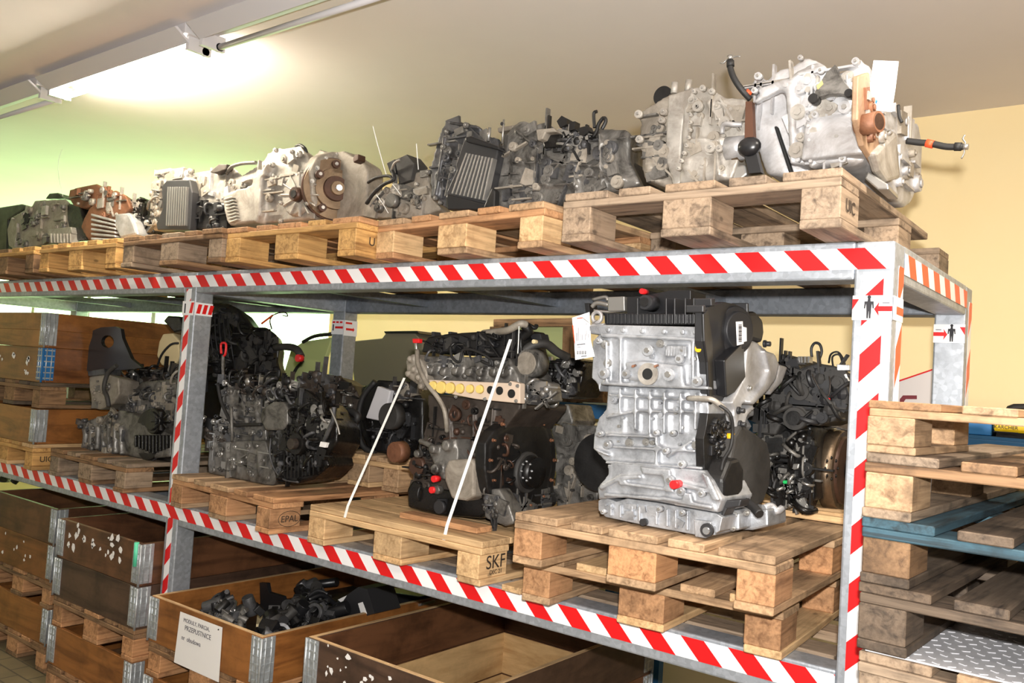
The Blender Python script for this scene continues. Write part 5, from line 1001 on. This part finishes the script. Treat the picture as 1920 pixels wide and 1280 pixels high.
E.fr('bell_rim', 'soot_black', [(1680, 510), (1700, 360), (1730, 330), (1790, 480)], .1, .3); E.mb('locating_pin', 'steel').cyl(E.P((932, 230), .04), E.P((942, 80), .04), .0035); E.disc('locating_pin', 'black_satin', (940, 110), 12, 'y', .01, .045, 8)
E.fr('top_flange', 'alu_dusty', [(900, 130), (1000, 112), (1000, 140), (905, 160)], .08, .2)
E.done()
E = Mach('gearbox', 'grey gearbox with a black finned oil cooler leaning on the orange pallet', 'gearbox', (-1.6, .2, ZT1), g3, None, 0.16, 0.8)
E.fr('main_case', 'alu_dark', [(480, 390), (540, 170), (590, 75), (640, 85), (780, 115), (860, 185), (910, 190), (905, 400), (880, 640), (580, 630), (540, 600), (490, 560)], .08, .5, .012, .008)
for q in ([(590, 85), (780, 120), (778, 135), (588, 102)], [(560, 180), (580, 180), (520, 560), (500, 555)], [(560, 290), (660, 320), (658, 335), (558, 305)], [(510, 420), (600, 440), (598, 455), (508, 435)]): E.fr('main_case', 'alu_grime_shade', q, .06, .09)
for p, r_ in (((577, 255), 18), ((720, 120), 18), ((485, 410), 16), ((530, 570), 14), ((600, 160), 14), ((560, 600), 12)): E.disc('case_bosses', 'alu_grime_shade', p, r_, 'y', .016, .07, 14); E.disc('case_bosses', 'steel', p, r_*.5, 'y', .021, .07, 6)
E.greeble('case_details', ['alu_dark', 'alu_grime_shade'], [(500, 420), (600, 100), (840, 190), (700, 250), (600, 560)], .075, 30, 85, 'y', .9, 'bpproroo')
E.fr('oil_cooler', 'black_satin', [(700, 188), (740, 185), (910, 255), (900, 300), (830, 610), (585, 560), (585, 530), (650, 390), (640, 365)], .02, .07, .006)
for k in range(9): x0 = 700+k*20; x1 = 612+k*24; E.fr('cooler_fin#%d' % k, 'steel', [(x0+6, 285+k*4), (x0+14, 287+k*4), (x1+12, 540+k*5), (x1+4, 538+k*5)], -.0, .025, .001)
E.fr('oil_cooler', 'black_plastic', [(700, 188), (735, 180), (910, 245), (910, 268), (700, 215)], .0, .04, .005); E.fr('oil_cooler', 'black_plastic', [(582, 560), (590, 540), (835, 605), (830, 640), (590, 640)], .0, .04, .005)
E.mb('hose_stub', 'steel').cyl(E.P((845, 215), .03), E.P((855, 130), .03), .006); E.fr('drain_funnel', 'soot_black', [(868, 500), (885, 520), (880, 640), (815, 625)], -.01, .02)
E.done()
E = Mach('gearbox', 'small pale gearbox with black cables and white ties left of the finned one', 'gearbox', (-1.85, .3, ZT1), g3, None, 0.16, 0.8)
E.fr('main_case', 'alu_dusty', [(90, 640), (110, 560), (190, 510), (270, 480), (330, 430), (400, 398), (470, 395), (490, 560), (540, 610), (560, 640), (390, 690), (95, 690)], .14, .5, .012, .008)
E.greeble('case_details', ['alu_dusty', 'alu_warm', 'alu_grime_shade'], [(110, 580), (330, 450), (470, 410), (520, 620), (120, 660)], .135, 30, 86, 'y', 1.0, 'bpproroo')
E.disc('case_details', 'alu_grime_shade', (270, 590), 44, 'y', .03, .12, 20); E.fr('top_unit', 'dusty_plastic', [(265, 330), (340, 295), (385, 350), (365, 455), (290, 480), (280, 400)], .12, .2, .006); E.fr('top_unit', 'black_plastic', [(215, 350), (265, 325), (275, 420), (235, 410)], .13, .2, .004); E.tube('top_unit', 'steel', [(245, 395, .11), (265, 350, .1), (300, 330, .1)], 9)
E.tube('cables', 'black_rubber', [(90, 600, .12), (140, 530, .11), (200, 480, .11), (260, 450, .1), (250, 400, .11)], 12); E.tube('cables', 'black_rubber', [(100, 470, .14), (150, 440, .12), (230, 430, .11), (260, 460, .11)], 9)
for a in ([(130, 120, .12), (150, 200, .12), (180, 310, .12), (215, 430, .12)], [(400, 230, .13), (405, 300, .13), (412, 390, .13)], [(250, 480, .1), (275, 510, .1), (300, 545, .1)], [(150, 545, .1), (190, 600, .1), (225, 660, .1)]): E.tube('cable_ties', 'strap_white', a, 3, 5)
E.done()

g5 = crop(400, 200, 4)
E = Mach('gearbox', 'silver-beige gearbox with a large round brown converter on the light pallet', 'gearbox', (-2.3, .2, ZT1), g5, None, 0.22, 0.8)
E.fr('main_case', 'alu_warm', [(110, 890), (80, 780), (60, 660), (120, 580), (200, 520), (330, 440), (390, 390), (410, 345), (490, 310), (600, 300), (650, 285), (700, 350), (720, 420), (760, 560), (760, 840), (500, 860), (320, 880)], .08, .5, .012, .008)
E.fr('main_case', 'alu_warm', [(60, 655), (280, 590), (290, 740), (320, 860), (110, 885), (80, 780)], .04, .2, .012, .008)
for q in ([(280, 590), (345, 470), (360, 480), (345, 800), (320, 880), (295, 740)], [(340, 500), (400, 420), (410, 430), (360, 520)], [(170, 620), (180, 620), (170, 730), (160, 730)], [(200, 560), (380, 500), (382, 512), (205, 575)]): E.fr('main_case', 'alu_warm', q, .04, .1)
for k in range(8): E.fr('case_ribs', 'alu_warm', [(75+k*6, 690+k*24), (140+k*5, 670+k*24), (142+k*5, 680+k*24), (77+k*6, 702+k*24)], .02, .05)
E.disc('side_cover', 'alu_warm', (640, 660), 170, 'y', .02, .075, 36, 150)
for a in range(12): t = a/12*6.283; E.fr('side_cover', 'alu_warm', [(640+55*math.cos(t-.08), 660+70*math.sin(t-.08)), (640+140*math.cos(t-.04), 660+165*math.sin(t-.04)), (640+140*math.cos(t+.04), 660+165*math.sin(t+.04)), (640+55*math.cos(t+.08), 660+70*math.sin(t+.08))], .048, .06)
E.disc('shaft_seal', 'rust_dark', (642, 662), 58, 'y', .03, .055, 26, 50); E.disc('shaft_seal', 'oily_black', (644, 664), 30, 'y', .034, .055, 20)
for p in ((690, 522), (520, 725), (720, 728), (450, 560), (600, 340), (480, 330), (520, 860), (170, 600), (110, 700)): E.disc('case_bosses', 'alu_warm', p, 16, 'y', .016, .06, 12); E.disc('case_bosses', 'steel', p, 9, 'y', .021, .06, 6)
E.greeble('case_details', ['alu_warm', 'alu_dusty'], [(140, 600), (420, 400), (640, 310), (700, 500), (500, 560), (480, 820), (140, 860)], .06, 40, 91, 'y', .9, 'bpproroo')
XG = PY(*g5((900, 630)), .16).x
E.fr('bell_housing', 'alu_dusty', [(700, 400), (760, 360), (800, 320), (860, 345), (980, 330), (1060, 380), (1140, 430), (1160, 480), (1155, 650), (1145, 820), (1000, 850), (800, 845), (720, 700)], .16, .25, .01, .008)
E.sd('bell_housing', 'alu_grime_shade', [(735, 480), (790, 370), (900, 335), (1010, 345), (1100, 420), (1160, 500), (1150, 800), (1060, 840), (820, 840), (745, 700)], XG+.0, XG-.06, .01, .008)  # darker metal puts the shade inside the bell into its colour
E.tilt = .42
E.disc('converter', 'flywheel_steel', (890, 625), 232, 'x', .03, XG, 56, 226); E.disc('converter', 'rust_dark', (890, 625), 236, 'x', .018, XG, 56); E.disc('converter', 'flywheel_steel', (895, 628), 165, 'x', .045, XG, 48, 150); E.disc('converter', 'rust_dark', (895, 628), 110, 'x', .06, XG, 40, 90); E.disc('converter', 'flywheel_steel', (898, 630), 62, 'x', .075, XG, 30, 50); E.disc('converter', 'chrome', (900, 632), 22, 'x', .09, XG, 16)
for t in (-2.5, -1.5, -.6, .5, 2.3): E.disc('converter_lugs', 'rust_dark', (892+138*math.cos(t), 628+185*math.sin(t)), 30, 'x', .045, XG, 14); E.disc('converter_lugs', 'steel', (892+138*math.cos(t), 628+185*math.sin(t)), 14, 'x', .05, XG, 6)
for t in range(11): a = -2.9+t*.42; E.boltsx('bolts', 'steel', [(940+205*math.cos(a), 620+262*math.sin(a))], XG+.0, 11, .012)
E.tube('top_pipe', 'soot_black', [(620, 300, .1), (650, 288, .09), (685, 310, .09), (700, 345, .1)], 12); E.fr('rust_lever', 'rust_dark', [(1045, 390), (1060, 355), (1090, 355), (1088, 400), (1050, 420)], .1, .14)
E.done()

g6 = crop(0, 200, 4)
E = Mach('gearbox', 'small gearbox with pale top and black ribbed cooler on the grey top pallet', 'gearbox', (-3.1, .2, ZT1), g6, None, 0.16, 0.75)
E.fr('main_case', 'alu_warm', [(1150, 470), (1380, 450), (1430, 500), (1600, 470), (1680, 430), (1760, 460), (1840, 540), (1700, 640), (1680, 730), (1480, 720), (1180, 550)], .08, .5, .01, .008)
E.fr('lower_case', 'soot_black', [(1420, 700), (1700, 720), (1700, 920), (1420, 925)], .06, .45, .01); E.fr('end_case', 'alu_dusty', [(1130, 560), (1240, 540), (1260, 720), (1200, 900), (1150, 930), (1120, 800)], .06, .4, .012, .008)
E.fr('oil_cooler', 'black_satin', [(1210, 600), (1250, 550), (1420, 545), (1440, 640), (1420, 925), (1180, 925), (1170, 880), (1220, 760)], .02, .06, .005)
for k in range(9): E.fr('cooler_fin#%d' % k, 'steel', [(1255+k*17, 600), (1261+k*17, 600), (1248+k*17, 890), (1242+k*17, 890)], .005, .025, .001)
E.greeble('case_details', ['alu_warm', 'alu_dusty', 'alu_bright'], [(1160, 480), (1640, 480), (1800, 520), (1660, 700), (1450, 690), (1180, 560)], .075, 35, 92, 'y', 1.0, 'bpproroo')
E.greeble('case_details', ['alu_dusty', 'alu_grime_shade'], [(1140, 580), (1230, 560), (1200, 880), (1140, 900)], .055, 26, 93, 'y', 1.0); E.greeble('case_details', ['soot_black', 'black_satin'], [(1430, 720), (1690, 730), (1690, 910), (1430, 910)], .055, 26, 94, 'y', .9)
E.tube('hose', 'alu_grime_shade', [(1700, 500, .06), (1740, 450, .05), (1820, 425, .05), (1920, 420, .06)], 14); E.fr('lever', 'iron_brown', [(1570, 490), (1640, 430), (1700, 430), (1690, 470), (1610, 500)], .04, .08)
E.done()
E = Mach('gearbox', 'rusty-topped gearbox with ribbed silver body second from the left edge', 'gearbox', (-3.9, .2, ZT1), g6, None, 0.16, 0.75)
E.fr('main_case', 'rust', [(510, 680), (520, 620), (600, 600), (720, 575), (830, 640), (810, 680), (720, 720), (660, 760), (560, 760)], .1, .4, .01, .008)
E.fr('main_case', 'alu_warm', [(670, 760), (760, 680), (860, 620), (940, 660), (980, 760), (860, 880), (870, 1000), (660, 1000), (600, 900)], .08, .45, .012, .008)
for k in range(6): E.fr('case_ribs', 'alu_bright', [(680, 800+k*36), (860, 850+k*28), (862, 866+k*28), (680, 818+k*36)], .05, .09)
E.fr('end_cover', 'alu_bright', [(860, 800), (960, 790), (1000, 860), (1030, 960), (900, 990), (855, 900)], .05, .3, .014)
E.fr('lower_case', 'oily_black', [(500, 720), (600, 740), (660, 1000), (540, 1010), (500, 850)], .1, .4, .01); E.fr('side_case', 'oily_black', [(990, 830), (1130, 810), (1150, 950), (1030, 960)], .12, .4, .01); E.fr('side_case', 'alu_warm', [(940, 740), (1050, 670), (1100, 760), (1110, 820), (980, 830)], .14, .4, .01, .008)
E.greeble('case_details', ['alu_warm', 'rust', 'alu_grime_shade'], [(530, 640), (720, 600), (940, 680), (860, 850), (620, 800)], .08, 35, 95, 'y', 1.0, 'bpproroo'); E.greeble('case_details', ['alu_warm', 'oily_black'], [(900, 700), (1080, 700), (1110, 900), (960, 800)], .12, 36, 96, 'y', 1.0)
E.done()
E = Mach('gearbox', 'beige gearbox with a finned foot at the left edge of the rack top', 'gearbox', (-4.6, .2, ZT1), g6, None, 0.16, 0.75)
E.fr('main_case', 'alu_dusty', [(80, 830), (240, 740), (260, 700), (490, 690), (520, 720), (530, 900), (480, 1010), (330, 1030), (120, 1085), (60, 1040), (50, 920)], .1, .5, .012, .008)
for k in range(7): E.fr('case_ribs', 'alu_warm', [(370+k*24, 950), (380+k*24, 948), (384+k*24, 1020), (374+k*24, 1022)], .06, .11)
E.fr('case_ribs', 'alu_warm', [(350, 920), (530, 900), (540, 950), (360, 965)], .07, .12)
E.greeble('case_details', ['alu_dusty', 'alu_warm', 'alu_grime_shade'], [(100, 840), (260, 740), (500, 710), (500, 960), (120, 1050)], .095, 45, 97, 'y', 1.1, 'bpproroo')
E.fr('back_part', 'soot_black', [(340, 690), (370, 650), (430, 645), (480, 690)], .2, .4); E.fr('rear_cover', 'soot_black', [(-60, 760), (160, 725), (220, 740), (60, 850), (50, 1080), (-60, 1080)], .14, .5, .012); E.disc('side_bore', 'hole', (200, 840), 52, 'y', .006, .095, 20)
E.tube('cable_tie', 'strap_white', [(472, 670, .12), (440, 520, .12), (440, 400, .12), (465, 320, .12)], 2, 5)
E.done()

# ------------------------------------------------------------------ contents of the open boxes
zb0 = 2*PH+.2+.012
def junk(name, label, cat, c, r, seed, n, mats, group=None, S=1.0):
    o = empty(name, label, cat, (c[0], c[1], c[2]), 0, group); R_ = random.Random(seed); b = MB()
    for k in range(n):
        p = V(c)+V((R_.uniform(-r, r), R_.uniform(-r, r), R_.uniform(0, r*1.2))); b.m(R_.choice(mats)); d = V((R_.uniform(-1, 1), R_.uniform(-1, 1), R_.uniform(-1, 1))).normalized(); t = R_.choice('ccbtd'); q = R_.uniform(.014, .034)*S
        if t == 'c': b.cyl(p-d*q*1.4, p+d*q*1.4, q, q*.85, 14)
        elif t == 'd': b.ring(p-d*q*.4, p+d*q*.4, q*1.4, q*.9, 18)
        elif t == 'b': b.box(p, (q*2.2, q*1.2, q*1.6), d.to_track_quat('Z', 'Y').to_matrix())
        else: b.tube([p-d*q*2, p+V((0, 0, q)), p+d*q*2.2], q*.4, 7)
    b.build('body', o, bev=.002); return o
dm = ['soot_black', 'black_satin', 'alu_dark', 'dusty_plastic', 'black_plastic']
def top3(px, py, z): P = PZ(px, py, z); return (P.x, P.y, P.z)
fill = MB(); fill.m('soot_black').bx(-2.99, -2.25, -.1, 1.04, zb0, zb0+.06); f_ = fill.build('black_liner_tray'); tag(f_, 'black tray under the car parts in the open box', 'tray')
zj = zb0+.075
for i, (px, py, r_, lb) in enumerate(((440, 1165, .07, 'round silver and black throttle body nearest the note in the open box'), (545, 1165, .06, 'black throttle part in the middle of the open box'), (585, 1150, .07, 'black pipe coupling right of the cream lid in the open box'), (612, 1170, .06, 'black elbow at the right side of the open box'), (395, 1150, .05, 'dark part in the left corner of the open box'), (575, 1120, .06, 'black hose connector at the back of the open box'), (530, 1190, .04, 'small black fitting at the front right corner of the open box'))):
    x, y, z = top3(px, py, zj+.05); x = min(max(x, -2.86), -2.40); y = max(.06, min(y, .95)); junk('throttle_body', lb, 'car part', (x, y, zj+.035), r_, 200+i, 22, dm if i else ['alu_grime_shade', 'alu_dark', 'soot_black', 'chrome'])
P = PZ(440, 1150, .62); b = MB(); b.m('dusty_plastic').ball((P.x, max(P.y, .02), .60), .055, 1, 1, .6, 18); b.m('alu_grime_shade').cyl((P.x, max(P.y, .02), .53), (P.x, max(P.y, .02), .60), .055, seg=24); tag(b.build('air_valve'), 'grey domed air valve near the front rim of the open box', 'car part')
b = MB(); b.m('cream').prism([PZ(480, 1175, .58), PZ(483, 1150, .58), PZ(492, 1146, .58), PZ(520, 1172, .58)], (0, 0, .012)); b.m('black_plastic').prism([PZ(478, 1180, .57), PZ(480, 1150, .57), PZ(520, 1150, .57), PZ(524, 1184, .57)], (0, 0, -.04)); tag(b.build('cream_lidded_module'), 'black module with a cream lid in the open box', 'car part')
b = MB(); b.m('black_plastic').prism([PY(489, 1150, .35), PY(487, 1092, .35), PY(500, 1093, .35), PY(503, 1110, .35), PY(530, 1118, .35), PY(540, 1150, .35)], (0, .02, 0)); tag(b.build('black_shield'), 'flat black plastic shield standing in the open box', 'car part')
b = MB(); a, c_ = PY(515, 1106, .7), PY(632, 1090, .8); b.m('black_plastic').tube([a, c_], .022, 10, 1); tag(b.build('black_tube'), 'straight black tube lying across the back of the open box', 'pipe')
b = MB(); Q = lambda x, y: PY(x, y, .42); b.m('black_satin').prism([Q(622, 1135), Q(672, 1100), Q(688, 1104), Q(702, 1150), Q(640, 1168), Q(626, 1160)], (0, .16, 0)); b.m('paper').prism([PY(671, 1131, .418), PY(680, 1128, .418), PY(688, 1150, .418), PY(678, 1155, .418)], (0, .001, 0)); b.prism([PY(633, 1124, .418), PY(650, 1116, .418), PY(641, 1130, .418)], (0, .001, 0)); tag(b.build('black_airbox', bev=.006), 'black plastic box with a white label leaning in the open box', 'car part')
b = MB(); b.m('black_plastic').prism([PY(700, 1105, .75), PY(790, 1118, .75), PY(770, 1135, .75), PY(712, 1147, .75)], (0, .1, 0)); b.m('steel').prism([PY(702, 1149, .745), PY(790, 1130, .745), PY(788, 1136, .745), PY(704, 1155, .745)], (0, .1, 0)); tag(b.build('black_cover', bev=.004), 'long black cover along the right side of the open box', 'car part')
# parts inside the lower left stack
for i, (px, py) in enumerate(((18, 908), (40, 905))): P = PY(px, py, .25); junk('metal_fitting', ('shiny metal fitting in the top lower left box, the left one', 'shiny metal fitting in the top lower left box, the right one')[i], 'car part', (P.x, .25, .9), .05, 300+i, 10, ['steel', 'soot_black', 'alu_dark'], 'fittings in the lower left box')
